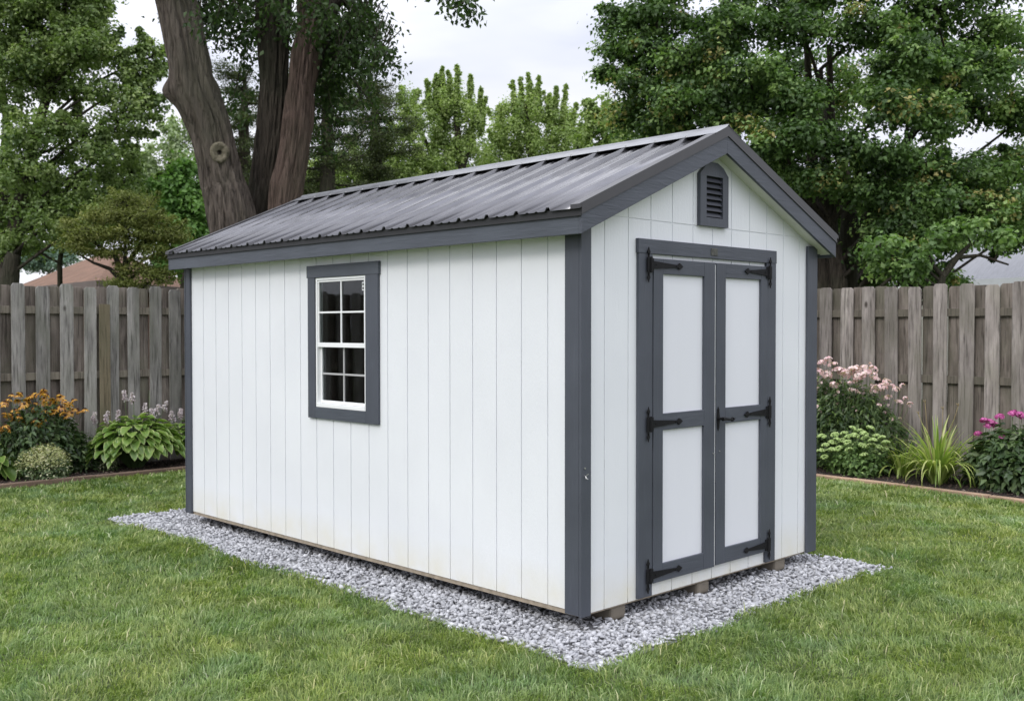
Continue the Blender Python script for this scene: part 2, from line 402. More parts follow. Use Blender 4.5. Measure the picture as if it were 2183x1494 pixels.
for k in range(7):
    z = oz0+.006+k*.0355
    mb = MB(); mb.prism([(ox0, -.024, z), (ox0, -.021, z+.001), (ox0, -.004, z+.026), (ox0, -.007, z+.026)], (ox1-ox0, 0, 0))
    mb.build('louver_slat', M['louver'], ventf)

# window
def ybox(mb, x0, x1, a0, a1, z0, z1): mb.box(x0, x1, a0, a1, z0, z1)
mb = MB(); mb.box(-.022, .002, 1.790, 2.648, 1.930, 2.017); wind = mb.build('window', M['grey_y'], shed, bevel=.002)
for (a0, a1, z0, z1, mm) in ((1.799, 1.940, .926, 1.930, 'grey_v'), (2.547, 2.638, .926, 1.930, 'grey_v'), (1.940, 2.547, .926, 1.006, 'grey_y')):
    mb = MB(); mb.box(-.020, .002, a0+.0006, a1-.0006, z0, z1-.0006); mb.build('window_casing', M[mm], wind, bevel=.002)
a0, a1, z0, z1 = 1.942, 2.545, 1.008, 1.928; zm = 1.452
mb = MB(); q = .017
mb.box(-.012, .04, a0, a0+q, z0, z1); mb.box(-.012, .04, a1-q, a1, z0, z1); mb.box(-.012, .04, a0+q, a1-q, z1-q, z1); mb.box(-.014, .04, a0+q, a1-q, z0, z0+.026)
mb.build('window_frame', M['vinyl'], wind, bevel=.0015)
def sash(x, zb, zt, rb, rt, st, gm, gt):
    b0, b1 = a0+.018, a1-.018; mb = MB()
    mb.box(x, x+.02, b0, b0+st, zb, zt); mb.box(x, x+.02, b1-st, b1, zb, zt)
    mb.box(x, x+.02, b0+st, b1-st, zt-rt, zt); mb.box(x, x+.02, b0+st, b1-st, zb, zb+rb)
    s = mb.build('sash', M['vinyl'], wind, bevel=.0012)
    mb = MB(); yc = .5*(b0+b1); zc_ = .5*(zb+rb+zt-rt)
    mb.box(x+.002, x+.009, yc-gt/2, yc+gt/2, zb+rb, zt-rt)
    mb.box(x+.0025, x+.0085, b0+st, yc-gt/2, zc_-gt/2, zc_+gt/2); mb.box(x+.0025, x+.0085, yc+gt/2, b1-st, zc_-gt/2, zc_+gt/2)
    mb.build('muntin', gm, wind)
    mb = MB(); mb.box(x+.0095, x+.0125, b0+st-.003, b1-st+.003, zb+rb-.003, zt-rt+.003); mb.build('pane', M['glass'], wind)
sash(-.006, zm-.016, z1-.019, .032, .012, .012, M['vinyl'], .012)
sash(.0155, z0+.028, zm+.012, .020, .026, .016, M['vinyl2'], .013)
mb = MB(); mb.box(-.0072, -.0062+.006, 1.966, 1.990, 1.826, 1.882)
st = mb.build('window_sticker', M['vinyl'], wind)
mb2 = MB(); mb2.box(-.0082, -.0074, 1.971, 1.985, 1.858, 1.876); mb2.box(-.0082, -.0074, 1.971, 1.985, 1.832, 1.850); mb2.build('sticker_print', M['black'], wind)
# studs inside, seen dimly through the panes
studm = simple('stud_wood', (.16, .13, .10), .8, .2, 10)
for x0, ys_ in ((.0345, (.6, 1.2, 2.66, 3.1, 3.9)), (W-.1145, (.6, 1.2, 1.8, 2.4, 3.0, 3.6, 4.1))):
    for y in ys_: mb = MB(); mb.box(x0, x0+.08, y, y+.04, .031, 2.1); mb.build('wall_stud', studm, shed)

mb = MB()
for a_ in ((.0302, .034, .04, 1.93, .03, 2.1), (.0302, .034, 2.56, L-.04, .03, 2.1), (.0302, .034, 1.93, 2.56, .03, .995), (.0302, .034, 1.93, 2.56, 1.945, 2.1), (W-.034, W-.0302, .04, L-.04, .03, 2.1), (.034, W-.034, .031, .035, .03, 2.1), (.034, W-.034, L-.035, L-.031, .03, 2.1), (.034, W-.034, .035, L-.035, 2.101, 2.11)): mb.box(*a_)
mb.build('shade_lining', M['dark'], shed)  # dark sheets added so the room behind the panes reads as shaded
mb = MB(); mb.box(1.2142, 1.2215, -.0215, -.002, .09, 1.962); mb.build('lit_white_edge', M['vinyl'], shed)  # white strip added for the right door's white, lit edge
# door casing and doors
mb = MB(); mb.box(.464, 1.926, -.022, .002, 1.999, 2.083); mb.build('door_casing', M['grey_x'], shed, bevel=.002)
mb = MB(); mb.box(.470, .596, -.020, .002, .010, 1.9985); mb.build('door_casing', M['grey_v'], shed, bevel=.002)
mb = MB(); mb.box(1.812, 1.922, -.020, .002, .010, 1.9985); mb.build('door_casing', M['grey_v'], shed, bevel=.002)
def diamond(cx, z, w_, h_, y): return [(cx, y, z-h_), (cx+w_, y, z-h_*.1), (cx+w_*.35, y, z+h_*.45), (cx, y, z+h_), (cx-w_*.35, y, z+h_*.45), (cx-w_, y, z-h_*.1)]
def hinge(cx, z, s, ln, parent):
    mb = MB(); t = (0, .005, 0); y = -.033
    mb.prism([(cx-.006, y, z-.065), (cx+.006, y, z-.065), (cx+.006, y, z+.065), (cx-.006, y, z+.065)], t)
    mb.prism([(cx-.014, y-.001, z-.042), (cx+.014, y-.001, z-.042), (cx+.014, y-.001, z+.042), (cx-.014, y-.001, z+.042)], (0, .006, 0))
    mb.prism(diamond(cx, z+.076, .014, .026, y), t)
    mb.prism([(p[0], p[1], 2*z-p[2]) for p in diamond(cx, z+.076, .014, .026, y)], t)
    x1 = cx+s*.020; x2 = cx+s*.042
    mb.tube([(cx+s*.018, y-.003, z-.045), (cx+s*.018, y-.003, z+.045)], .0075, 8)
    xs = sorted((cx+s*.026, cx+s*.045)); mb.box(*xs, y-.0005, y+.005, z-.038, z+.038)
    a, b_ = cx+s*.045, cx+s*(ln-.045)
    mb.prism([(a, y, z-.022), (b_, y, z-.007), (b_, y, z+.007), (a, y, z+.022)], t)
    c_ = cx+s*(ln-.03)
    mb.prism([(c_-s*.02, y-.0005, z-.006), (c_-s*.004, y-.0005, z-.020), (c_+s*.012, y-.0005, z-.013), (c_+s*.032, y-.0005, z), (c_+s*.012, y-.0005, z+.013), (c_-s*.004, y-.0005, z+.020), (c_-s*.02, y-.0005, z+.006)], (0, .0055, 0))
    for xx, zz_ in ((cx, z+.028), (cx, z-.028), (a+s*.02, z), (b_-s*.02, z), (cx+s*.035, z+.02), (cx+s*.035, z-.02)):
        mb.tube([(xx, y-.004, zz_), (xx, y, zz_)], .0035, 6)
    mb.build('hinge', M['black'], parent)
def door(xa, xb, pa, pb, side):
    mb = MB(); mb.box(xa+.004, xb-.004, -.0075, -.001, .095, 1.955)
    zb = .080 if side < 0 else .086
    d = mb.build('door', M['panel'], shed)
    def piece(x0, x1, z0, z1, mm, y=-.025): q_ = MB(); q_.box(x0, x1, y, -.0065, z0, z1); q_.build('rail' if mm == 'grey_x' else 'stile', M[mm], d, bevel=.002)
    piece(xa, pa, zb, 1.974, 'grey_v'); piece(pb, xb, zb, 1.974, 'grey_v')
    for z0, z1 in ((zb, .183), (.970, 1.067), (1.885, 1.974)): piece(pa+.0007, pb-.0007, z0, z1, 'grey_x', -.0243)
    for zc_ in (1.935, 1.013, .131):
        hinge(.546 if side < 0 else 1.836, zc_, 1 if side < 0 else -1, .325 if side < 0 else .300, d)
    return d
door(.601, 1.2135, .690, 1.102, -1)
dr = door(1.2290, 1.808, 1.330, 1.736, 1)
mb = MB()
mb.prism([(1.236, -.030, .955), (1.256, -.030, .955), (1.262, -.030, 1.0), (1.256, -.030, 1.05), (1.236, -.030, 1.05), (1.230, -.030, 1.0)], (0, .005, 0))
mb.prism(diamond(1.246, 1.06, .012, .018, -.030), (0, .005, 0)); mb.prism([(p[0], p[1], 2*1.003-p[2]) for p in diamond(1.246, 1.06, .012, .018, -.030)], (0, .005, 0))
mb.tube([(1.246, -.03, 1.005), (1.246, -.062, 1.005)], .009, 10)
mb.tube([(1.246, -.062, 1.003), (1.27, -.066, 1.004), (1.31, -.068, .998), (1.345, -.066, .996)], [.013, .010, .008, .007], 8)
mb.tube([(1.345+.018*math.cos(a), -.066, .996+.011*math.sin(a)) for a in [i*PI/6 for i in range(13)]], .004, 6)
mb.tube([(1.36, -.066, .996), (1.385, -.06, 1.0)], [.006, .003], 6)
mb.build('handle', M['black'], dr)
mb = MB(); mb.box(1.170, 1.240, -.026, -.0222, 2.018, 2.062); mb.build('latch_plate', M['plate'], shed, bevel=.004)
for x, z in ((1.196, .79), (1.262, .80)):
    mb = MB(); mb.tube([(x, -.03, z), (x, -.0245, z)], .004, 8); mb.build('screw', M['steel'], shed)
p = hit(1246, 998, 1, -.02)
mb = MB(); mb.tube([(p[0], -.026, p[2]), (p[0], -.018, p[2])], .005, 8); mb.build('screw', M['steel'], shed)
mb = MB()
zz_ = p[2]-.04
mb.tube([(p[0]-.002, -.018, zz_), (p[0]-.002, -.034, zz_), (p[0]+.004, -.044, zz_+.012)], .003, 6)
mb.tube([(p[0]-.002, -.030, zz_), (p[0]-.004, -.036, zz_-.014), (p[0]+.006, -.04, zz_-.018)], .003, 6)
mb.build('trim_hook', M['steel'], shed)

# ------------------------------------------------------------ ground, pad, beds
def sinoise(x, y, s, k=0):
    r = np.random.default_rng(100+k); o = 0
    for i in range(7):
        a = r.uniform(0, 2*PI); f_ = s*r.uniform(.5, 2.0); o = o + np.sin((x*math.cos(a)+y*math.sin(a))*f_ + r.uniform(0, 7) + 1.3*np.sin(.6*f_*(x*math.sin(a)-y*math.cos(a))+i))
    return o/7*1.6
m, nt, b = new_mat('lawn_soil')
v = coords(nt); c_ = ramp(nt, noise_n(nt, v, 1.2, 6), [(.3, (.045, .062, .02)), (.7, (.075, .10, .03))])
nt.links.new(c_, b.inputs['Base Color']); b.inputs['Roughness'].default_value = 1; bump(nt, b, noise_n(nt, v, 40, 4), .6, .03)
mb = MB(); mb.poly([(-400, -400, GZ), (400, -400, GZ), (400, 400, GZ), (-400, 400, GZ)]); struct(mb.build('ground', m, fix=False))
PX0, PX1, PY0, PY1 = -.42, 2.66, -.46, 5.16
m = simple('gravel_dust', (.16, .16, .165), .95, .3, 30, bstr=.6)
mb = MB(); pts = []
def pad_edge(n=220):
    pts = []
    for i in range(n):
        u = 4*i/n; s_, t_ = int(u), u-int(u)
        x, y = ((PX0+(PX1-PX0)*t_, PY0), (PX1, PY0+(PY1-PY0)*t_), (PX1-(PX1-PX0)*t_, PY1), (PX0, PY1-(PY1-PY0)*t_))[s_]
        pts.append((x, y))
    return pts
mb.poly([(x, y, GZ+.006) for x, y in pad_edge()]); struct(mb.build('gravel_pad', m, fix=False))
# stones
tm = []
for k in range(28):
    bm = bmesh.new(); r = np.random.default_rng(k)
    P_ = r.normal(size=(10, 3)); P_ /= np.linalg.norm(P_, axis=1)[:, None]; P_ *= r.uniform(.8, 1.1, (10, 1)); P_ *= (1, r.uniform(.55, .85), r.uniform(.35, .6))
    vs_ = [bm.verts.new(p) for p in P_]; bmesh.ops.convex_hull(bm, input=vs_)
    bmesh.ops.delete(bm, geom=[v_ for v_ in bm.verts if not v_.link_faces], context='VERTS'); bmesh.ops.triangulate(bm, faces=bm.faces); bm.verts.ensure_lookup_table()
    tm.append((np.array([v_.co[:] for v_ in bm.verts]), np.array([[v_.index for v_ in f.verts] for f in bm.faces]))); bm.free()
def rand_rot(n, tilt):
    a = rng.uniform(0, 2*PI, n); t = rng.normal(0, tilt, n); u = rng.uniform(0, 2*PI, n)
    Rz = np.zeros((n, 3, 3)); Rz[:, 0, 0] = np.cos(a); Rz[:, 0, 1] = -np.sin(a); Rz[:, 1, 0] = np.sin(a); Rz[:, 1, 1] = np.cos(a); Rz[:, 2, 2] = 1
    k = np.stack([np.cos(u), np.sin(u), np.zeros(n)], 1); K = np.zeros((n, 3, 3))
    K[:, 0, 1] = -k[:, 2]; K[:, 0, 2] = k[:, 1]; K[:, 1, 0] = k[:, 2]; K[:, 1, 2] = -k[:, 0]; K[:, 2, 0] = -k[:, 1]; K[:, 2, 1] = k[:, 0]
    T = np.eye(3) + np.sin(t)[:, None, None]*K + (1-np.cos(t))[:, None, None]*(K@K)
    return T@Rz
def stones(P, S, tilt=.5, tint=None, templ=tm):
    n = len(P); k = rng.integers(0, len(templ), n); R = rand_rot(n, tilt); Vs = []; Fs = []; Ts = []; off = 0
    for i, (v_, f_) in enumerate(templ):
        id_ = np.where(k == i)[0]
        if not len(id_): continue
        vv = np.einsum('nij,vj->nvi', R[id_], v_)*S[id_][:, None, None] + P[id_][:, None, :]
        Vs.append(vv.reshape(-1, 3)); Fs.append((f_[None]+(off+np.arange(len(id_))*len(v_))[:, None, None]).reshape(-1, 3)); off += vv.shape[0]*vv.shape[1]
        Ts.append(np.repeat(tint[id_] if tint is not None else rng.uniform(0, 1, len(id_)), len(v_)))
    return np.concatenate(Vs), [np.concatenate(Fs)], np.concatenate(Ts)
def pad_mask(x, y):
    e = .05*sinoise(x, y, 5, 3) + .02*sinoise(x, y, 17, 5)
    cd = np.minimum.reduce([x-PX0, PX1-x, y-PY0, PY1-y])
    return cd + e > 0.0
n = 50000
x = rng.uniform(PX0-.1, PX1+.1, n); y = rng.uniform(PY0-.1, PY1+.1, n)
k = pad_mask(x, y) & ~((x > .55) & (x < W-.5) & (y > .6) & (y < L-.3)) & ~((np.abs(x-.33) < .05) & (y > 0)) & ~((np.abs(x-1.19) < .05) & (y > 0)) & ~((np.abs(x-2.05) < .05) & (y > 0))
x, y = x[k], y[k]; S = np.clip(rng.lognormal(math.log(.0190), .33, len(x)), .008, .034)
edge = np.minimum.reduce([x-PX0, PX1-x, y-PY0, PY1-y])
z = GZ + .004 + rng.uniform(0, 1, len(x))**1.3*.022*np.clip(edge*9+.6, .2, 1) + .008*sinoise(x, y, 5, 9)*np.clip(edge*6, 0, 1) - .004*np.clip((edge-.3)*5, 0, 1)
V, F, T = stones(np.stack([x, y, z], 1), S, .55)
m, nt, b = new_mat('crushed_limestone')
a_ = N(nt, 'ShaderNodeAttribute', attribute_name='tint')
c_ = ramp(nt, a_.outputs['Fac'], [(0, (.29, .295, .31)), (.45, (.385, .39, .41)), (.8, (.47, .475, .495)), (1, (.56, .565, .58))])
c_ = mix(nt, c_, (.54, .545, .565), ramp(nt, noise_n(nt, coords(nt), 60, 4), [(.5, (0,)*3), (.75, (.55,)*3)]))
nt.links.new(c_, b.inputs['Base Color']); b.inputs['Roughness'].default_value = .85; bump(nt, b, noise_n(nt, coords(nt), 150, 3), .3, .003)
g = np_obj('gravel', V, F, m, tint=T); tag(g, 'pale grey crushed stone gravel spread round the foot of the shed', 'gravel', kind='stuff')

# beds ---------------------------------------------------------------
FY, FX = 8.5, 7.4                                       # fence planes
BY = 7.60                                             # lawn edge of the left bed
def bx_right(y): return 6.13 + .075*(y+.1) - .004*(y+.1)**2   # lawn edge of the right bed
m, nt, b = new_mat('mulch')
v = coords(nt); c_ = ramp(nt, noise_n(nt, v, 45, 6, .7), [(.35, (.012, .009, .008)), (.55, (.035, .024, .02)), (.75, (.085, .06, .05))])
nt.links.new(c_, b.inputs['Base Color']); b.inputs['Roughness'].default_value = 1; bump(nt, b, noise_n(nt, v, 60, 6), 1, .03)
mb = MB(); BZ = GZ+.035
ys = np.linspace(-6, BY, 40)
mb.poly([(-8, BY, BZ), (bx_right(BY), BY, BZ), (FX+.4, BY, BZ), (FX+.4, FY+.4, BZ), (-8, FY+.4, BZ)])
mb.poly([(bx_right(y_), y_, BZ) for y_ in ys[::-1]] + [(FX+.4, -6, BZ), (FX+.4, BY, BZ)])
struct(mb.build('soil', m, fix=False))
n = 15000
x = np.concatenate([rng.uniform(-3, 6.3, n//2), rng.uniform(6.0, 7.35, n//2)]); y = np.concatenate([rng.uniform(BY+.02, 8.45, n//2), rng.uniform(-3, 7.6, n//2)])
k = (y > BY+.02) | (x > bx_right(y)+.04); x, y = x[k], y[k]
V, F, T = stones(np.stack([x, y, BZ+rng.uniform(0, .012, len(x))], 1), rng.uniform(.006, .022, len(x)), .5)
m, nt, b = new_mat('bark_chips'); a_ = N(nt, 'ShaderNodeAttribute', attribute_name='tint')
nt.links.new(ramp(nt, a_.outputs['Fac'], [(0, (.018, .012, .010)), (.7, (.055, .035, .028)), (.94, (.11, .075, .055)), (1, (.28, .23, .19))]), b.inputs['Base Color']); b.inputs['Roughness'].default_value = .95
tag(np_obj('mulch_chips', V, F, m, tint=T), 'dark brown bark mulch covering the flower beds', 'mulch', kind='stuff')
# edgings
def edging(path, wd, h, mat, label, name='garden_edging'):
    t = thing(name, label, 'edging', (path[0][0], path[0][1], GZ))
    for i in range(len(path)-1):
        a, b_ = Vector((*path[i], 0)), Vector((*path[i+1], 0)); d = (b_-a).normalized(); nrm = Vector((d.y, -d.x, 0))*wd/2
        a2 = a + d*.004; b2 = b_ - d*.004; mb = MB()
        dz = random.uniform(-.004, .004)
        mb.prism([(*(a2+nrm).xy, GZ-.05), (*(a2-nrm).xy, GZ-.05), (*(a2-nrm).xy, GZ+h+dz), (*(a2+nrm).xy, GZ+h+dz)], b2-a2)
        mb.build('edging_board', mat, t, bevel=.008)
eml = grain_mat('weathered_brown_edging', (.145, .10, .072), .85, (.15, 1, 1), .3, .7, 30)
emr = grain_mat('tan_edging_timber', (.34, .235, .16), .85, (1, .15, 1), .25, .6, 30)
edging([(-6.5, BY), (-4.2, BY), (-1.9, BY+.01), (.45, BY-.01), (2.8, BY+.01), (5.1, BY), (6.25, BY)], .075, .062, eml, 'brown timber edging in front of the orange flowers and hostas, along the left lawn')
edging([(bx_right(y_), y_) for y_ in (7.4, 5.2, 3.4, 1.7, .2, -1.3, -3.2)], .085, .05, emr, 'tan timber edging in front of the pink phlox and daylilies, along the right lawn')

# ------------------------------------------------------------ fences
def wood_mat(name, cols, ramp_red=0):
    m, nt, b = new_mat(name)
    oi = N(nt, 'ShaderNodeObjectInfo')
    tcn = N(nt, 'ShaderNodeTexCoord'); addv = N(nt, 'ShaderNodeVectorMath', operation='MULTIPLY_ADD')
    nt.links.new(oi.outputs['Random'], addv.inputs[0]); addv.inputs[1].default_value = (31, 17, 43); nt.links.new(tcn.outputs['Object'], addv.inputs[2])
    def mp_(sc): q = N(nt, 'ShaderNodeMapping'); q.inputs['Scale'].default_value = sc; nt.links.new(addv.outputs[0], q.inputs['Vector']); return q.outputs[0]
    g1 = noise_n(nt, mp_((1, 1, .05)), 55, 6, .6, .4); g2 = noise_n(nt, mp_((1, 1, .22)), 9, 5, .6); g3 = noise_n(nt, mp_((1, 1, .5)), 3.2, 4)
    c = ramp(nt, g2, [(.3, cols[0]), (.5, cols[1]), (.72, cols[2])])
    c = mix(nt, c, tuple(x*.45 for x in cols[0]), ramp(nt, g1, [(.50, (0,)*3), (.66, (.85,)*3)]))
    c = mix(nt, c, cols[3], ramp(nt, g3, [(.45, (0,)*3), (.68, (.55,)*3)]))
    vo = N(nt, 'ShaderNodeTexVoronoi'); vo.inputs['Scale'].default_value = 2.6; nt.links.new(mp_((1, 1, .55)), vo.inputs['Vector'])
    c = mix(nt, c, (.035, .028, .022), ramp(nt, vo.outputs['Distance'], [(.035, (.85,)*3), (.075, (0,)*3)]))
    hs = N(nt, 'ShaderNodeHueSaturation'); nt.links.new(c, hs.inputs['Color'])
    mr = N(nt, 'ShaderNodeMapRange'); nt.links.new(oi.outputs['Random'], mr.inputs['Value']); mr.inputs['To Min'].default_value = .70; mr.inputs['To Max'].default_value = 1.2
    nt.links.new(mr.outputs[0], hs.inputs['Value']); nt.links.new(hs.outputs[0], b.inputs['Base Color'])
    b.inputs['Roughness'].default_value = .9; b.inputs['Specular IOR Level'].default_value = .2; bump(nt, b, g1, .6, .004); return m
wl = wood_mat('weathered_grey_board', [(.16, .152, .14), (.28, .27, .25), (.42, .40, .375), (.19, .195, .15)])
wr = wood_mat('weathered_pinkish_board', [(.17, .15, .135), (.275, .245, .225), (.40, .36, .33), (.19, .18, .14)])
wback = wood_mat('back_board', [(.10, .085, .07), (.17, .145, .125), (.25, .215, .185), (.13, .13, .09)])
wy = wood_mat('yellowish_post_wood', [(.19, .16, .10), (.25, .21, .14), (.29, .25, .17), (.16, .155, .10)])
wrail = wood_mat('rail_wood', [(.12, .105, .085), (.17, .15, .12), (.215, .19, .15), (.14, .13, .10)])
ZR = [[hit(100, 809, 1, FY)[2], hit(100, 668, 1, FY)[2]], [hit(2000, 817, 0, FX)[2], hit(2000, 675, 0, FX)[2]]]; print(ZR)
def fence(name, label, axis, plane, s0, s1, step, bw, top, matf, posts, phase=0, special=None):
    skip = special
    """axis 0: runs along x at y=plane, faces -y. axis 1: runs along y at x=plane, faces -x"""
    t = thing(name, label, 'fence', (s0, plane, GZ) if axis == 0 else (plane, s0, GZ))
    def bxx(a0, a1, d0, d1, z0, z1, nm, mt, ear=0, lean=0):
        mb = MB()
        if ear:
            e = .03; P_ = [(a0, z0), (a1, z0), (a1+lean, z1-e), (a1-e*.8+lean, z1), (a0+e*.8+lean, z1), (a0+lean, z1-e)]
        else: P_ = [(a0, z0), (a1, z0), (a1, z1), (a0, z1)]
        if axis == 0: mb.prism([(a, plane+d0, z_) for a, z_ in P_], (0, d1-d0, 0))
        else: mb.prism([(plane+d0, a, z_) for a, z_ in P_], (d1-d0, 0, 0))
        return mb.build(nm, mt, t, bevel=.003)
    rr = random.Random(len(name)+axis)
    a = s0+phase
    while a < s1:
        dz = rr.uniform(-.018, .018); ln = rr.uniform(-.014, .014); w2 = bw*rr.uniform(.93, 1.05)
        if skip is None or abs(a-skip) > .09: bxx(a-w2/2, a+w2/2, -.020, -.002, GZ+.03, top+dz, 'picket', matf, 1, ln)
        dz = rr.uniform(-.012, .012)
        c2 = a+step/2+rr.uniform(-.01, .01)
        w2 *= 1.1
        bxx(c2-w2/2, c2+w2/2, .040, .058, GZ+.03, top-.004+dz, 'picket', wback, 1, ln)
        a += step
    for z0 in (GZ+.25, ZR[axis][0], ZR[axis][1]): 
        bxx(s0, s1, -.001, .039, z0, z0+.085, 'rail', wrail)
    for p_ in posts: bxx(p_-.045, p_+.045, .059, .15, GZ-.1, top-.12, 'post', wback)
    if special: 
        o = bxx(special-.07, special+.055, -.045, -.0205, GZ-.1, top-.21, 'post', wy); o['label'] = 'yellowish newer post face'
    return t
fl = fence('fence', 'weathered grey board fence behind the orange flowers and hostas, left of the shed', 0, FY, -5.9, 7.3, .268, .150, 2.070, wl, [-4.8, -2.4, 3.4, 5.8], phase=(hit(38, 700, 1, FY)[0]+5.9) % .268, special=hit(222, 700, 1, FY)[0])
print('ph', hit(2174, 700, 0, FX)[1])
fr_ = fence('fence', 'weathered grey-brown board fence behind the pink phlox and daylilies, right of the shed', 1, FX, -2.6, 8.3, .283, .162, 2.052, wr, [-1.5, 3.3, 5.8], phase=(hit(2060, 700, 0, FX)[1]+2.6) % .283)

# ------------------------------------------------------------ grass
gm = leaf_mat('grass_blade', [(0, (.105, .172, .052)), (.3, (.195, .272, .082)), (.6, (.300, .372, .126)), (.85, (.41, .475, .20)), (.95, (.47, .50, .26)), (1, (.56, .52, .33))], .40, .5, .02, True)
def grass_field(n, x0, x1, y0, y1, keep, hsc=1.0):
    x = rng.uniform(x0, x1, n); y = rng.uniform(y0, y1, n)
    d = (np.stack([x, y], 1)-CAM[:2]); dep = d@np.array([math.sin(YAW), math.cos(YAW)]); lat = d@Rv[:2]
    k = keep(x, y, dep, lat); x, y, dep = x[k], y[k], dep[k]; return x, y, dep
def lawn(x, y):
    e = .05*sinoise(x, y, 5, 3) + .02*sinoise(x, y, 17, 5)
    cd = np.minimum.reduce([x-PX0, PX1-x, y-PY0, PY1-y])
    inpad = cd + e > .035
    return (~inpad) & (y < BY-.04) & (x < bx_right(y)-.045)
def keep(x, y, dep, lat):
    k = lawn(x, y) & (dep > 2.6) & (np.abs(lat) < dep*.60+1.0)
    dens = np.clip((5.0/np.maximum(dep, .5))**1.35, .12, 1.0)
    return k & (rng.uniform(0, 1, len(x)) < dens)
x, y, dep = grass_field(2000000, -9, 6.5, -5, 7.7, keep)
n = len(x); print('blades', n)
tuft = sinoise(x, y, 9, 1)*.5 + sinoise(x, y, 23, 2)*.5
hgt = (.036 + .019*tuft + rng.normal(0, .010, n)).clip(.014, .085)
stray = rng.uniform(0, 1, n) < .025; hgt *= np.where(stray, 1.5, 1)
wid = rng.uniform(.0018, .0036, n)*np.clip(dep/5.5, .9, 2.0)
la = 3.5*sinoise(x, y, 4.5, 7) + 2.0*sinoise(x, y, 14, 8) + rng.normal(0, 1.15, n); lean = rng.uniform(.25, 1.25, n)
dx, dy = np.cos(la), np.sin(la); sa = la + PI/2 + rng.normal(0, .6, n); sx_, sy_ = np.cos(sa), np.sin(sa)
bz = GZ + .010*sinoise(x, y, 2.2, 12)
V = np.zeros((n, 5, 3)); B = np.stack([x, y, bz], 1)
Sd = np.stack([sx_, sy_, np.zeros(n)], 1)*wid[:, None]
mid = B + np.stack([dx*hgt*lean*.32, dy*hgt*lean*.32, hgt*.62], 1); tip = B + np.stack([dx*hgt*lean, dy*hgt*lean, hgt*(1.12-.38*lean)], 1)
V[:, 0] = B-Sd; V[:, 1] = B+Sd; V[:, 2] = mid+Sd*.85; V[:, 3] = mid-Sd*.85; V[:, 4] = tip
i0 = np.arange(n)*5
patch = .5 + .30*sinoise(x, y, 1.3, 20) + .22*sinoise(x, y, 5, 21)
T = np.clip(.14+.50*patch + rng.normal(0, .19, n), 0, .93); T = np.where(stray, rng.uniform(.85, 1, n), T); wid = np.where(stray, wid*1.3, wid)
T5 = np.repeat(T, 5)
g = np_obj('grass', V.reshape(-1, 3), [np.stack([i0, i0+1, i0+2, i0+3], 1), np.stack([i0+3, i0+2, i0+4], 1)], gm, tint=T5, smooth=True)
tag(g, 'mown green lawn grass round the gravel pad', 'grass', kind='stuff')
del V

# ------------------------------------------------------------ foliage tools
def leaf_arrays(P, Nn, size, aspect=.62, roll=None, drop=.25, along=None, fold=.18):
    """6-vertex leaves at P with face normals Nn"""
    n = len(P); Nn = Nn/np.maximum(np.linalg.norm(Nn, axis=1), 1e-6)[:, None]
    if along is None: along = rng.normal(size=(n, 3)); along[:, 2] -= drop
    A = along - (along*Nn).sum(1)[:, None]*Nn; A /= np.maximum(np.linalg.norm(A, axis=1), 1e-6)[:, None]; S_ = np.cross(Nn, A)
    s = size[:, None]; wd = s*aspect*.5
    V = np.zeros((n, 6, 3))
    V[:, 0] = P; V[:, 1] = P+A*s*.38-S_*wd+Nn*s*fold*.5; V[:, 2] = P+A*s*.38+S_*wd+Nn*s*fold*.5
    V[:, 3] = P+A*s*.42; V[:, 4] = P+A*s*1.0-Nn*s*.12; V[:, 5] = P+A*s*.42
    i = np.arange(n)*6
    F = [np.stack([i, i+3, i+1], 1), np.stack([i, i+2, i+3], 1), np.stack([i+1, i+3, i+4], 1), np.stack([i+3, i+2, i+4], 1)]
    return V.reshape(-1, 3), [np.concatenate(F)]
def fibo_dirs(n):
    d = rng.normal(size=(n, 3)); return d/np.linalg.norm(d, axis=1)[:, None]
def clump_leaves(Cc, R, per, stretch=(1, 1, .8), up=.6, rnd=.7, shell=.35):
    n = len(Cc)*per; d = fibo_dirs(n); rad = rng.uniform(shell, 1, n)**.6
    Cn = np.repeat(Cc, per, 0); Rn = np.repeat(R, per)
    rad = rad*np.clip(1+rng.normal(0, .28, n), .3, 1.9)
    P = Cn + d*(rad*Rn)[:, None]*np.array(stretch)
    Nn = d + np.array([0, 0, up]) + rng.normal(size=(n, 3))*rnd
    return P, Nn
def limb(mb, a, b_, r0, r1, bend=.12, seg=6, sides=7, droop=0):
    a, b_ = Vector(a), Vector(b_); ln = (b_-a).length; off = Vector([random.uniform(-1, 1) for _ in range(3)])*ln*bend
    pts = []; rs = []
    for i in range(seg+1):
        t = i/seg; pts.append(a.lerp(b_, t) + off*math.sin(PI*t) + Vector((0, 0, ln*droop*math.sin(PI*t)))); rs.append(r0+(r1-r0)*t)
    mb.tube(pts, rs, sides); return pts
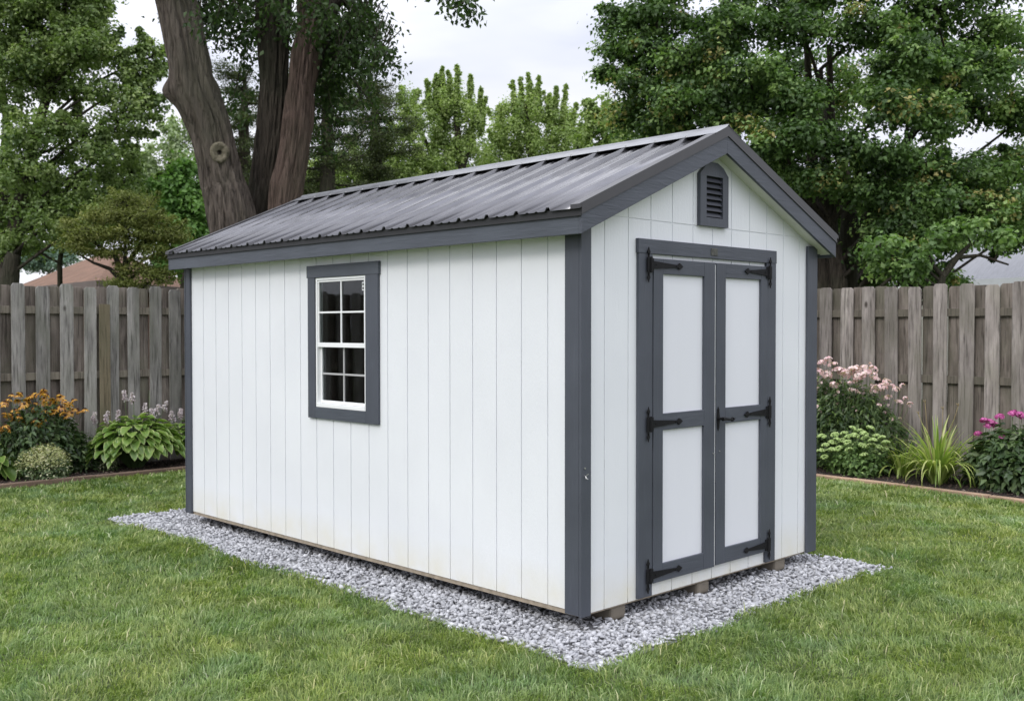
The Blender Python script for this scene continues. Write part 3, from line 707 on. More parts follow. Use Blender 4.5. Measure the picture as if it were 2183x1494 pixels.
def tree(name, label, base, stems, lobes, D, mat, bark, clump=.4, per=60, leaf=.10, dens=1.0, shell=.45, group=None,
         stretch=(1, 1, .75), up=.7, tint_sd=.16, twigs=True, aspect=.7, tint_mu=.45, cat='tree', yellow=0, drop=.25, flat=1.0, limb_r=.035, rnd=.7, spikes=2, splen=1.3, spup=.8, shoots=()):
    """stems: [[(px,py,r,dd)...]] ; lobes: [(px,py,rx,ry,dd)] all px of the photo at depth D+dd"""
    t = thing(name, label, cat, base, group)
    mb = MB(); sp = []
    for st_ in stems:
        pts = [Vector(at(px, py, D+dd)) for px, py, r, dd in st_]; rs = [r for _, _, r, _ in st_]
        # smooth the path
        P2 = []; R2 = []
        for i in range(len(pts)-1):
            for k in range(4):
                u = k/4; P2.append(pts[i].lerp(pts[i+1], u)+Vector((random.uniform(-1, 1), random.uniform(-1, 1), 0))*rs[i]*.12); R2.append(rs[i]+(rs[i+1]-rs[i])*u)
        P2.append(pts[-1]); R2.append(rs[-1]); mb.tube(P2, R2, 12); sp += list(zip(P2, R2))
    Cs = []; Rs = []
    for (px, py, rx, ry, dd) in lobes:
        d = D+dd; c = np.array(at(px, py, d)); ax, az_ = rx*d/FPX, ry*d/FPX; ay = .5*(ax+az_)*flat+.2
        if c[2]+az_ < .4: continue
        area = 4*PI*((ax*az_+ax*ay+ay*az_)/3); n = max(3, int(area/(clump**2*PI)*1.5*dens))
        q = fibo_dirs(n)*(rng.uniform(shell, 1.0, n)**.7)[:, None]
        pts = c + q[:, :1]*Rv*ax + q[:, 1:2]*np.array([Fv[0], Fv[1], 0])*ay + q[:, 2:3]*np.array([0, 0, 1])*az_
        pts = pts[pts[:, 2] > .1]
        Cs.append(pts); Rs.append(clump*rng.uniform(.55, 1.15, len(pts)))
        for _ in range(int(rng.poisson(spikes*max(1, area/6)))):       # leafy shoots that break the outline
            dv = fibo_dirs(1)[0]*np.array([1, 1, .6]) + np.array([0, 0, spup]); dv /= np.linalg.norm(dv)
            rr_ = math.sqrt(((dv@Rv)*ax)**2+(dv[2]*az_)**2+(.5*ay)**2); ln_ = rr_*splen; m__ = max(3, int(ln_*.6/(clump*.45)))
            u_ = np.linspace(.55, 1.0, m__)[:, None]; q2 = c+dv*ln_*u_+rng.normal(0, .05, (m__, 3))*clump; Cs.append(q2); Rs.append(clump*(.60-.46*np.linspace(0, 1, m__)))
            if sp: limb(mb, c+dv*ln_*.2, q2[-1], .012, .004, .03, 4, 4)
        if sp:
            # limb: leave the stem below the lobe and climb into it
            cv = Vector(c); best = min(sp, key=lambda s_: (s_[0]-cv).length + 4*max(0, s_[0].z-(cv.z-.7*math.hypot(s_[0].x-cv.x, s_[0].y-cv.y))))
            r0 = min(best[1]*.6, limb_r); limb(mb, best[0], cv, r0, r0*.45, .08, 7, 7)
            if twigs:
                for p_ in pts[rng.uniform(0, 1, len(pts)) < .55]: limb(mb, cv, p_, r0*.4, .008, .10, 4, 5)
    for (xa_, ya_, xb_, yb_, w0) in shoots:               # upswept leafy shoots with pointed tips
        dd = rng.normal(0, .25); a3, b3 = at(xa_, ya_, D+dd), at(xb_, yb_, D+dd); ln_ = np.linalg.norm(b3-a3); r0 = w0*D/FPX; m__ = max(4, int(ln_/(r0*.4)))
        u_ = np.linspace(0, 1, m__)[:, None]; Cs.append(a3+(b3-a3)*u_+rng.normal(0, r0*.12, (m__, 3))); Rs.append(r0*(1-.82*u_[:, 0]**.8))
        limb(mb, a3, b3, .014, .004, .02, 4, 4)
    Cc = np.concatenate(Cs); R = np.concatenate(Rs)
    P, Nn = clump_leaves(Cc, R, per, stretch, up, rnd)
    ct = np.clip(rng.normal(tint_mu, tint_sd, len(Cc)), 0, 1); ct = np.where(rng.uniform(0, 1, len(Cc)) < yellow, .97, ct)
    T = np.clip(np.repeat(ct, per)+rng.normal(0, .07, len(P)), 0, .93 if not yellow else 1); T = np.where((T > .93) & (np.repeat(ct, per) < .96), .93, T)
    al = rng.normal(size=(len(P), 3)); al[:, 2] -= drop
    V, F = leaf_arrays(P, Nn, leaf*rng.uniform(.6, 1.25, len(P)), aspect, along=al)
    if len(mb.v): mb.build('trunk', bark, t, smooth=True, fix=False)
    np_obj('crown', V, F, mat, t, tint=np.repeat(T, 6))
    return t
LEAF = {
 'maple': leaf_mat('silver_maple_leaf', [(0, (.034, .066, .020)), (.35, (.074, .138, .040)), (.65, (.145, .242, .070)), (.93, (.275, .39, .13)), (1, (.40, .35, .13))], .40, .5, .025),
 'hang':  leaf_mat('hanging_leaf', [(0, (.016, .032, .012)), (.5, (.040, .075, .020)), (1, (.095, .15, .04))], .35, .5, .02),
 'left':  leaf_mat('left_maple_leaf', [(0, (.07, .12, .038)), (.4, (.15, .22, .070)), (.75, (.26, .34, .12)), (1, (.38, .45, .20))], .42, .5, .025),
 'light': leaf_mat('pale_maple_leaf', [(0, (.16, .235, .075)), (.5, (.31, .40, .14)), (1, (.45, .52, .22))], .45, .5, .02),
 'bright': leaf_mat('bright_leaf', [(0, (.06, .14, .03)), (.5, (.13, .25, .06)), (1, (.22, .36, .11))], .42, .5, .02),
 'olive': leaf_mat('olive_needles', [(0, (.075, .095, .022)), (.5, (.155, .185, .045)), (1, (.27, .275, .085))], .3, .5, .02),
 'spruce': leaf_mat('sparse_needles', [(0, (.03, .045, .018)), (.5, (.075, .10, .038)), (1, (.15, .18, .07))], .25, .5, .02),
 'haze': leaf_mat('hazed_far_leaf', [(0, (.22, .29, .16)), (.5, (.32, .40, .22)), (1, (.44, .50, .32))], .4, .5, .02),  # distance haze put into the pale leaf colours
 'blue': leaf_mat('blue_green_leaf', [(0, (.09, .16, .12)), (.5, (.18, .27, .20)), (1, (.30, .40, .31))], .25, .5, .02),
}
def gbase(px, D): p = at(px, 700, D); return (p[0], p[1], GZ)
def ypx(z, D): return 700 + (1.566-z)/D*FPX            # photo row of height z at depth D
G_Y = lambda D: ypx(GZ, D)

# left maple
D = 19.0
tree('maple_tree', 'tall green maple at the far left with thin dark stems and sky showing through', gbase(50, D),
     [[(10, G_Y(D), .20, 0), (16, 580, .17, 0), (46, 430, .13, 0), (72, 300, .10, 0), (110, 170, .07, .2), (140, 20, .05, .2), (150, -160, .03, 0)],
      [(66, 340, .07, 0), (95, 240, .05, .3), (125, 150, .04, .5), (190, 60, .03, .6)],
      [(4, G_Y(D), .12, .6), (6, 400, .09, .6), (14, 250, .07, .6), (-5, 100, .05, .6)],
      [(14, G_Y(D), .20, -.4), (18, 600, .17, -.4), (30, 540, .12, -.4)]],
     [(90, 60, 120, 60, 0), (20, 130, 70, 60, 0), (150, -60, 130, 80, 0), (30, -60, 110, 90, .6), (180, 110, 70, 50, -.3), (120, 190, 70, 34, .3), (215, 190, 55, 36, 0),
      (255, 260, 60, 34, 0), (300, 160, 42, 42, .2), (295, 225, 45, 30, 0), (230, 330, 60, 45, 0), (165, 270, 34, 30, .4), (270, 385, 50, 34, .4),
      (30, 230, 50, 22, .2), (10, 420, 60, 50, 0), (85, 470, 80, 55, -.3), (150, 400, 55, 34, 0), (190, 470, 55, 50, -.2), (20, 520, 60, 30, 0), (15, 350, 30, 20, .4), (90, 290, 50, 30, -.6), (60, 370, 60, 36, -.6), (130, 260, 50, 26, -.5), (40, 300, 40, 26, -.5), (60, 160, 80, 60, 0), (100, 10, 110, 50, 0), (170, 80, 80, 50, 0), (10, 60, 60, 60, 0), (130, 110, 70, 50, .6), (210, 30, 25, 25, 0), (325, 120, 20, 30, .2), (130, 330, 36, 26, .2)],
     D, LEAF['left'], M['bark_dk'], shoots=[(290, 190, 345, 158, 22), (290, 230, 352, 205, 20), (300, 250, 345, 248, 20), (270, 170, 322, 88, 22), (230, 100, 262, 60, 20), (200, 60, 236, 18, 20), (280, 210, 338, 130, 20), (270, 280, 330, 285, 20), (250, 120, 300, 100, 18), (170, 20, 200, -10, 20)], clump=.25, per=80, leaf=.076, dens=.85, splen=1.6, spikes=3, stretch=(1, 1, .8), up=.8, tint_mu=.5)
# low dark growth under it
D = 21
tree('maple_tree', 'low leafy tree behind the left fence between the house roof and the tall maple', gbase(150, D),
     [[(130, G_Y(D), .06, 0), (128, 560, .05, 0), (140, 460, .03, 0)]],
     [(40, 500, 70, 36, 0), (70, 420, 70, 40, 0), (150, 490, 70, 40, 0), (230, 450, 60, 40, 0), (120, 440, 60, 40, 0), (200, 400, 60, 35, 0), (300, 430, 60, 45, 1), (250, 340, 40, 30, .5)],
     D, LEAF['left'], M['bark_dk'], clump=.33, per=80, leaf=.095, dens=1.25, tint_mu=.25)
# olive spreading tree over the roof
D = 15.5
tree('spreading_yew', 'olive green feathery spreading tree in front of the red-brown roof', gbase(262, D),
     [[(262, G_Y(D), .07, 0), (262, 610, .06, 0), (262, 580, .05, 0), (245, 545, .035, 0), (205, 520, .02, 0)],
      [(262, 600, .045, 0), (272, 560, .035, .1), (300, 520, .025, .2), (345, 500, .015, .2)],
      [(262, 600, .04, 0), (235, 573, .03, -.1), (200, 560, .02, -.2), (165, 540, .012, -.2)],
      [(262, 585, .035, 0), (268, 540, .025, 0), (262, 480, .015, 0), (275, 430, .01, 0)]],
     [(270, 430, 45, 22, 0), (230, 460, 55, 18, 0), (300, 465, 65, 18, 0), (200, 495, 60, 16, -.2), (280, 500, 85, 18, 0), (345, 505, 50, 16, .2), (175, 525, 40, 14, -.2),
      (240, 535, 60, 12, 0), (330, 540, 60, 16, 0), (370, 500, 28, 20, .2), (300, 575, 40, 10, 0), (275, 600, 40, 14, 0), (330, 590, 40, 16, 0), (155, 480, 25, 12, -.2)],
     D, LEAF['olive'], M['bark_dk'], clump=.16, per=60, leaf=.050, dens=1.5, spikes=1.5, stretch=(1.3, 1.3, .45), up=1.1, aspect=.35, tint_mu=.5, cat='tree', flat=.9, limb_r=.03)
# bright tree by the trunk
D = 19.5
tree('bright_leafy_tree', 'bright green dense young tree just left of the big forked trunk', gbase(395, D),
     [[(395, G_Y(D), .10, 0), (395, 560, .08, 0), (392, 450, .05, 0), (390, 370, .03, 0)]],
     [(395, 380, 36, 36, 0), (375, 430, 45, 40, 0), (425, 440, 45, 45, 0), (400, 490, 60, 40, 0), (440, 520, 50, 40, 0), (380, 560, 60, 40, .4), (460, 590, 60, 40, .4)],
     D, LEAF['bright'], M['bark_dk'], clump=.26, per=70, leaf=.10, dens=1.2, up=.8)
D = 38
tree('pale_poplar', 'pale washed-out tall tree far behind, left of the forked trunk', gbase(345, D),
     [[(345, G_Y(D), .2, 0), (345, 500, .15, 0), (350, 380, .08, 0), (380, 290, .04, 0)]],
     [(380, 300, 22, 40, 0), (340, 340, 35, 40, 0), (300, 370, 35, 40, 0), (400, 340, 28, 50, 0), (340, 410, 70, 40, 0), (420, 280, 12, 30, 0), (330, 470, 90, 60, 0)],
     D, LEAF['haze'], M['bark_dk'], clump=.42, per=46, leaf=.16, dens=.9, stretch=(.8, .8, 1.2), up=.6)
D = 35
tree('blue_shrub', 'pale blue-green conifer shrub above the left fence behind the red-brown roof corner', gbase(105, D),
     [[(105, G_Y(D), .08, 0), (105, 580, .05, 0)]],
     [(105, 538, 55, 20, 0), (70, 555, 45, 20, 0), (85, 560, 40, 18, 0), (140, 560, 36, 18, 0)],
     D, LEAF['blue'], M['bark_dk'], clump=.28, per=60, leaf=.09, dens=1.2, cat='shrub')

# big forked trunk -----------------------------------------------------
D = 13.0
big = thing('forked_maple', 'old maple with three thick leaning trunks and a round knot, rising behind the shed roof', 'tree', gbase(540, D))
def trunk_tube(name, path, mat, seed, sides=112, sub=24, amp=.05, knobs=()):
    """path rows (px,py,halfwidth px,dd)"""
    P = np.array([at(px, py, D+dd) for px, py, hw, dd in path]); Rr = np.array([hw*.93*(D+dd)/FPX for _, _, hw, dd in path])
    n = len(path); ts = np.linspace(0, n-1, (n-1)*sub+1)
    def cr(A, t):
        i = np.clip(t.astype(int), 0, n-2); u = (t-i); p0 = A[np.maximum(i-1, 0)]; p1 = A[i]; p2 = A[i+1]; p3 = A[np.minimum(i+2, n-1)]
        if A.ndim > 1: u = u[:, None]
        return .5*((2*p1)+(-p0+p2)*u+(2*p0-5*p1+4*p2-p3)*u*u+(-p0+3*p1-3*p2+p3)*u**3)
    Pc = cr(P, ts); Rc = cr(Rr, ts); V = []
    for i in range(len(ts)):
        T_ = Pc[min(i+1, len(ts)-1)]-Pc[max(i-1, 0)]; T_ /= np.linalg.norm(T_); a = Rv-T_*(Rv@T_); a /= np.linalg.norm(a); b_ = np.cross(T_, a)
        for k in range(sides):
            w_ = 2*PI*k/sides; d = a*math.cos(w_)+b_*math.sin(w_); r = Rc[i]
            p0 = Pc[i]+d*r
            q = Vector((math.cos(w_)*2.4*r/.3, math.sin(w_)*2.4*r/.3, Pc[i][2]*.55+seed*7))
            f1 = noise.noise(q*1.0); f2 = noise.noise(Vector((q.x*2.3, q.y*2.3, q.z*1.5))); f3 = noise.noise(Vector((q.x*4.5, q.y*4.5, q.z*5)))
            r += amp*.8*f1 + .040*(min(abs(f2)*3, 1)-.6) + .014*f3
            for kp, kr, kh in knobs:
                dd_ = np.linalg.norm(p0-kp); r += kh*math.exp(-(dd_/kr)**2)
            V.append(Pc[i]+d*r)
    m_ = len(ts); i0 = (np.arange(m_-1)[:, None]*sides+np.arange(sides)[None]).ravel(); i1 = (np.arange(m_-1)[:, None]*sides+(np.arange(sides)+1)[None] % sides).ravel()
    return np_obj(name, np.array(V), [np.stack([i0, i1, i1+sides, i0+sides], 1)], mat, big, smooth=True)
kb = at(378, 190, D-.36)
gy = G_Y(D)
tl = trunk_tube('trunk', [(548, gy, 75, 0), (540, 800, 66, 0), (522, 600, 56, -.1), (490, 450, 52, -.2), (474, 390, 48, -.2), (462, 330, 45, -.25), (447, 270, 46, -.3), (424, 210, 48, -.35), (408, 150, 44, -.4), (395, 90, 43, -.4), (380, 20, 44, -.4), (362, -60, 42, -.5), (330, -240, 38, -.6), (300, -420, 30, -.8)], M['bark'], 1,
           knobs=[(kb, .15, .12), (at(425, 205, D-.9), .3, .03)])
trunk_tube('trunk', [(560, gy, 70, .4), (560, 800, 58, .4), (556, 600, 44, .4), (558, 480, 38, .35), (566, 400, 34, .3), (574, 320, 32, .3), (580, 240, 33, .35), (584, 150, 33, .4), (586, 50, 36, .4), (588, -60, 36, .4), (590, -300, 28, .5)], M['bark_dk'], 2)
trunk_tube('trunk', [(562, gy, 68, -.1), (570, 800, 55, -.1), (585, 600, 40, -.1), (603, 470, 36, -.1), (612, 400, 35, -.1), (625, 330, 32, -.1), (634, 260, 31, -.1), (641, 190, 27, -.1), (650, 120, 28, -.1), (658, 50, 24, -.1), (652, -30, 22, -.1), (640, -200, 18, -.2)], M['bark_red'], 3,
           knobs=[(at(655, 265, D-.4), .15, .05)])
trunk_tube('trunk', [(650, 190, 22, .1), (668, 120, 24, .15), (690, 50, 26, .2), (712, -30, 24, .3), (760, -200, 18, .4)], M['bark_dk'], 4, amp=.03)
# knot: ring of callus with a dark hollow
kc = np.array(at(468, 325, D-.2)); ray_ = -ray(468, 325); ray_ /= np.linalg.norm(ray_); kc = kc + ray_*.262
Mk = MB(); up_ = np.array([0, 0, 1.]); kx = np.cross(up_, ray_); kx /= np.linalg.norm(kx); kz = np.cross(ray_, kx)
rings = [(.135, -.05), (.125, .02), (.105, .045), (.08, .04), (.05, .022), (.030, .018), (.018, -.01), (.004, -.02)]
for r, h_ in rings:
    for k in range(28):
        a = 2*PI*k/28; rr_ = r*(1+.10*noise.noise(Vector((math.cos(a)*2, math.sin(a)*2, r*20))))
        Mk.v.append(tuple(kc+kx*rr_*math.cos(a)*.9+kz*rr_*math.sin(a)+ray_*(h_+.012*noise.noise(Vector((math.cos(a)*3, math.sin(a)*3, r*30))))))
for i in range(len(rings)-1):
    for k in range(28):
        q = (k+1) % 28; Mk.f.append((i*28+k, i*28+q, (i+1)*28+q, (i+1)*28+k)); Mk.m.append(0 if i < 5 else 1)
Mk.build('knot', [M['knot'], M['bark_dk']], big, smooth=True)
# hanging foliage of the big maple: sprays of drooping leaves
def sprays(lobes, D, per_px, leaf, mat, parent, name='crown', mu=.3):
    Ps = []; Ns = []; mbt = MB()
    for (px, py, rx, ry, dd, n) in lobes:
        for _ in range(n):
            u, v_ = rng.normal(0, .45, 2); a = np.array(at(px+u*rx, py+v_*ry, D+dd+rng.normal(0, .5 if rx > 20 else .1)))
            ln = rng.uniform(.25, .55)*(.6 if rx < 20 else 1); ang = rng.uniform(0, 2*PI); d = np.array([math.cos(ang)*.6, math.sin(ang)*.6, -rng.uniform(.3, .9)]); d /= np.linalg.norm(d)
            mbt.tube([a-d*.25+np.array([0, 0, .05]), a, a+d*ln], [.008, .006, .003], 4, cap=False)
            k = per_px; t = rng.uniform(0, 1, k); p = a + d*(t*ln)[:, None] + rng.normal(0, .075, (k, 3)); Ps.append(p)
            nn = rng.normal(size=(k, 3))*.8+np.array([0, 0, .4]); Ns.append(nn)
    P = np.concatenate(Ps); Nn = np.concatenate(Ns); al = rng.normal(size=(len(P), 3))*.6; al[:, 2] -= .9
    V, F = leaf_arrays(P, Nn, leaf*rng.uniform(.6, 1.2, len(P)), .55, along=al)
    np_obj(name, V, F, mat, parent, tint=np.repeat(np.clip(rng.normal(mu, .15, len(P)), 0, 1), 6))
    return mbt
mbt = sprays([(470, 15, 60, 36, .2, 26), (440, 0, 36, 20, 0, 10), (535, 20, 30, 40, .6, 14), (500, 70, 30, 25, .4, 5), (650, -5, 50, 26, -.5, 10), (610, 50, 24, 50, .9, 9), (575, 0, 30, 26, -.3, 6), (700, 50, 50, 50, .4, 30), (740, 110, 50, 50, .4, 26),
                  (780, 50, 38, 50, .2, 22), (803, 95, 22, 30, 0, 8), (815, 110, 8, 14, 0, 3), (700, 190, 50, 50, .8, 16), (760, 10, 60, 30, .2, 22), (690, 150, 34, 50, .8, 12), (350, 5, 10, 14, .2, 2),
                  (515, 210, 36, 40, 1.4, 7), (530, 90, 26, 50, 1.0, 5), (770, 190, 30, 40, .8, 8), (690, 290, 40, 60, 1.2, 6), (560, -120, 200, 50, 0, 70), (850, -110, 200, 50, 0, 40), (300, -160, 120, 50, 0, 30),
                  (990, 0, 14, 5, -1.0, 3), (1012, 12, 8, 4, -1.0, 1), (975, -18, 16, 10, -1, 4)], D, 40, .078, LEAF['hang'], big, mu=.4)
mbt.build('twigs', M['bark_dk'], big, smooth=True, fix=False)['kind'] = 'stuff'
for segs in ([(700, 20, .2, .05), (800, -30, 0, .03), (940, -50, -.6, .018), (1000, 10, -1, .005)], [(690, 60, .2, .04), (780, 60, .2, .01)], [(430, -20, -.3, .04), (500, 20, .3, .01)]):
    mb = MB(); mb.tube([at(a, b_, D+c_) for a, b_, c_, _ in segs], [q[3] for q in segs], 8); mb.build('branch', M['bark_dk'], big, smooth=True, fix=False)

# sparse dark conifer behind the trunk
D = 21.0
def conifer(name, label, pxc, D, top_y, nb, reach, mat, bark, seed):
    r = random.Random(seed); t = thing(name, label, 'tree', gbase(pxc, D)); mb = MB()
    mb.tube([at(pxc, G_Y(D), D), at(pxc+2, 420, D), at(pxc, 250, D), at(pxc+3, top_y, D)], [.20, .17, .10, .02], 10)
    Ps = []; Ns = []
    for i in range(nb):
        f = (i+.5)/nb; y = top_y + f*(560-top_y); ln = reach*(.35+.75*math.sqrt(f))*r.uniform(.55, 1.1); ang = r.uniform(0, 2*PI)
        p0 = Vector(at(pxc+1, y, D)); d = Vector((math.cos(ang), math.sin(ang), r.uniform(-.1, .25))); pts = limb(mb, p0, p0+d*ln, .030, .006, .06, 6, 5, droop=-.05)
        for q in pts[1:]:
            for k in range(r.randint(1, 3)):
                e = Vector((r.uniform(-1, 1), r.uniform(-1, 1), r.uniform(-.35, .15)))*.42; limb(mb, q, q+e, .007, .003, .1, 3, 4)
                n = 70; u = rng.uniform(0, 1.1, n); P = np.array(q)+np.array(e)*u[:, None]+rng.normal(0, .075, (n, 3))*np.array([1, 1, .6]); Ps.append(P); Ns.append(rng.normal(size=(n, 3))*.7+np.array([0, 0, .9]))
    P = np.concatenate(Ps); V, F = leaf_arrays(P, np.concatenate(Ns), .062*rng.uniform(.6, 1.2, len(P)), .35)
    mb.build('trunk', bark, t, smooth=True, fix=False); np_obj('crown', V, F, mat, t, tint=np.repeat(np.clip(rng.normal(.45, .2, len(P)), 0, 1), 6)); return t
conifer('sparse_conifer', 'thin dark conifer with bare horizontal branches, just right of the forked trunk', 697, D, 60, 74, 1.75, LEAF['spruce'], M['bark_dk'], 4)
conifer('sparse_conifer', 'smaller dark conifer seen between the leaning trunks and right of the first one', 800, 23, 170, 44, 1.35, LEAF['spruce'], M['bark_dk'], 9)
conifer('sparse_conifer', 'dark conifer standing between the left and middle trunks of the forked maple', 520, 23, 150, 44, 1.3, LEAF['spruce'], M['bark_dk'], 12)
# pale maples behind the ridge
SH = []; CX = 970
def plume(px, y0, y1, w_, dd, n=5):
    out = []
    SH.append((px+(px-CX)*-.15, y1+22, px, y0-4, w_*.95)); return []
D = 27
lob = [(960, 215, 42, 30, 0), (930, 250, 36, 34, 0), (1000, 250, 38, 40, 0), (960, 300, 55, 30, .5), (880, 260, 34, 40, -.5), (860, 310, 55, 36, -.6), (930, 330, 55, 34, 0), (1010, 320, 36, 32, 0), (900, 370, 90, 36, 0), (1000, 380, 60, 36, .3), (830, 380, 60, 40, -.5), (870, 230, 22, 30, -.4), (770, 350, 50, 40, -.3), (740, 400, 60, 40, 0), (640, 400, 60, 60, 0), (860, 440, 120, 50, 0)]
lob += plume(928, 168, 220, 16, 0) + plume(942, 150, 205, 14, .3) + plume(975, 146, 210, 16, 0) + plume(958, 162, 210, 12, .2) + plume(1005, 165, 225, 16, .2) + plume(1026, 195, 245, 14, .1) + plume(910, 175, 225, 12, .2) + plume(1035, 215, 260, 10, .2)
SH1 = SH
tree('maple_tree', 'light green maple with upswept tips right behind the middle of the roof ridge', gbase(985, D),
     [[(985, G_Y(D), .2, 0), (985, 400, .14, 0), (978, 300, .10, 0), (968, 220, .05, 0), (960, 170, .03, 0)], [(981, 380, .1, 0), (1000, 310, .06, 0), (1010, 240, .03, 0)], [(981, 390, .1, 0), (920, 330, .06, 0), (890, 260, .03, 0)]],
     lob, D, LEAF['light'], M['bark_dk'], shoots=SH1, clump=.27, per=95, leaf=.078, dens=.8, stretch=(.8, .8, 1.1), up=.7, spikes=2, spup=1.6, splen=1.35, tint_mu=.42, drop=-.5, twigs=True)
SH1 = SH; SH = []; CX = 1145
D = 29
lob = [(1125, 235, 34, 34, 0), (1090, 250, 28, 34, 0), (1110, 290, 50, 34, 0), (1185, 250, 36, 34, .2), (1200, 290, 40, 34, 0), (1150, 320, 60, 30, 0), (1060, 310, 36, 34, .2), (1230, 310, 30, 30, .2), (1090, 360, 90, 34, 0), (1220, 360, 80, 40, 0), (1060, 265, 18, 26, .3)]
lob += plume(1092, 178, 230, 12, 0) + plume(1110, 172, 225, 12, .2) + plume(1127, 165, 225, 14, 0) + plume(1150, 170, 225, 12, .2) + plume(1187, 190, 240, 12, 0) + plume(1208, 188, 245, 13, .2) + plume(1172, 205, 240, 10, .1) + plume(1228, 225, 270, 10, .1)
tree('maple_tree', 'light green maple with two pointed tops behind the roof ridge, second from the forked trunk', gbase(1140, D),
     [[(1140, G_Y(D), .2, 0), (1140, 400, .14, 0), (1130, 300, .09, 0), (1120, 220, .04, 0)], [(1138, 380, .1, 0), (1170, 310, .06, 0), (1190, 240, .03, 0)]],
     lob, D, LEAF['light'], M['bark_dk'], shoots=SH, clump=.27, per=95, leaf=.078, dens=.8, stretch=(.8, .8, 1.1), up=.7, spikes=2, spup=1.6, splen=1.35, tint_mu=.42, drop=-.5)
D = 23
tree('maple_tree', 'small yellow-green maple at the left foot of the big dark maple, above the roof ridge', gbase(1300, D),
     [[(1300, G_Y(D), .14, 0), (1300, 400, .10, 0), (1290, 280, .05, 0)]],
     [(1290, 235, 30, 24, 0), (1265, 260, 34, 24, 0), (1320, 260, 40, 28, 0), (1280, 300, 55, 28, 0), (1350, 300, 50, 30, .3), (1300, 350, 90, 34, 0), (1250, 280, 18, 20, 0)],
     D, LEAF['light'], M['bark_dk'], clump=.27, per=56, leaf=.10, dens=1.0, tint_mu=.3)

# big dark maple on the right
D = 16.5
L_ = []
rr = random.Random(5)
for (px, py, rx, ry, dd) in [(1400, 40, 70, 50, 0), (1350, 100, 55, 40, .3), (1460, 110, 80, 45, -.6), (1370, 190, 65, 40, 0), (1480, 210, 80, 40, -.8), (1420, 270, 75, 32, 0), (1560, 60, 90, 60, -.6), (1600, 160, 80, 45, -1.0),
      (1560, 250, 70, 34, -.8), (1340, 255, 45, 26, .5), (1420, -60, 110, 60, 0), (1600, -60, 120, 60, 0), (1780, -40, 130, 60, 0), (1700, 60, 90, 40, -.6), (1700, 210, 60, 34, -1.2), (1660, 300, 80, 34, -1.4), (1760, 300, 80, 34, -1.2),
      (1850, 60, 90, 45, -.4), (1930, 130, 80, 45, -1.0), (1880, 220, 60, 45, -1.4), (1980, 250, 80, 40, -1.0), (2060, 150, 90, 50, -.5), (2140, 80, 80, 50, 0), (2000, 20, 100, 45, 0), (2120, 230, 80, 36, 0), (1950, -80, 130, 60, 0), (2150, -60, 120, 60, 0),
      (1860, 330, 90, 34, -1.2), (1970, 350, 90, 34, -1.0), (2080, 370, 80, 34, -.4), (2160, 350, 60, 45, 0), (1720, 380, 80, 30, -1.0), (1830, 410, 70, 24, -.8), (1950, 430, 90, 34, -1.0), (2070, 450, 80, 34, -.6), (2160, 450, 60, 40, -.3),
      (1900, 490, 60, 30, -1.0), (1990, 520, 60, 28, -1.2), (1880, 550, 50, 28, -.6), (2150, 505, 50, 22, .6), (2170, 260, 40, 30, .2), (1960, 570, 55, 22, -.6), (1790, 560, 50, 34, 1.6), (1760, 470, 60, 40, 2.0), (1850, 600, 80, 26, 1.8), (2000, 600, 70, 22, 1.6), (1640, 350, 60, 26, -.4),
      (1300, 110, 16, 20, .4), (1290, 55, 14, 16, .4), (1300, 160, 18, 12, .4), (1330, 30, 30, 30, .3), (1700, 450, 70, 40, 2.2), (1500, 330, 60, 24, .8), (1900, 400, 120, 60, 2.5), (1700, 200, 140, 90, 2.6), (2000, 180, 150, 90, 2.6), (1480, 180, 110, 90, 2.4)]:
    L_.append((px, py, rx, ry, dd))
tree('silver_maple', 'very large dark green maple filling the right side behind the shed', gbase(1800, D),
     [[(1765, G_Y(D), .24, 0), (1758, 620, .19, 0), (1742, 480, .15, 0), (1735, 380, .11, .4), (1728, 260, .07, .6), (1722, 120, .05, .6), (1700, -60, .03, .6)],
      [(1812, G_Y(D), .2, .2), (1808, 620, .17, .2), (1812, 500, .14, .2), (1800, 380, .10, .5), (1772, 250, .07, .6), (1768, 100, .04, .6)],
      [(1785, G_Y(D), .16, -.3), (1790, 600, .13, -.3), (1772, 480, .10, -.2), (1755, 300, .08, 0), (1748, 150, .05, 0)],
      [(1815, 560, .12, .2), (1870, 400, .08, .2), (1950, 280, .06, .2), (2050, 180, .04, .2)],
      [(1745, 480, .12, 0), (1650, 330, .08, .1), (1520, 200, .06, .2), (1430, 100, .04, .2)]],
     L_, D, LEAF['maple'], M['bark_dk'], clump=.29, per=95, leaf=.076, dens=1.65, shell=.3, stretch=(1.1, 1.1, .62), up=1.0, tint_mu=.47, tint_sd=.30, spikes=1.6, spup=.2, splen=1.25, yellow=.0015, drop=.5)
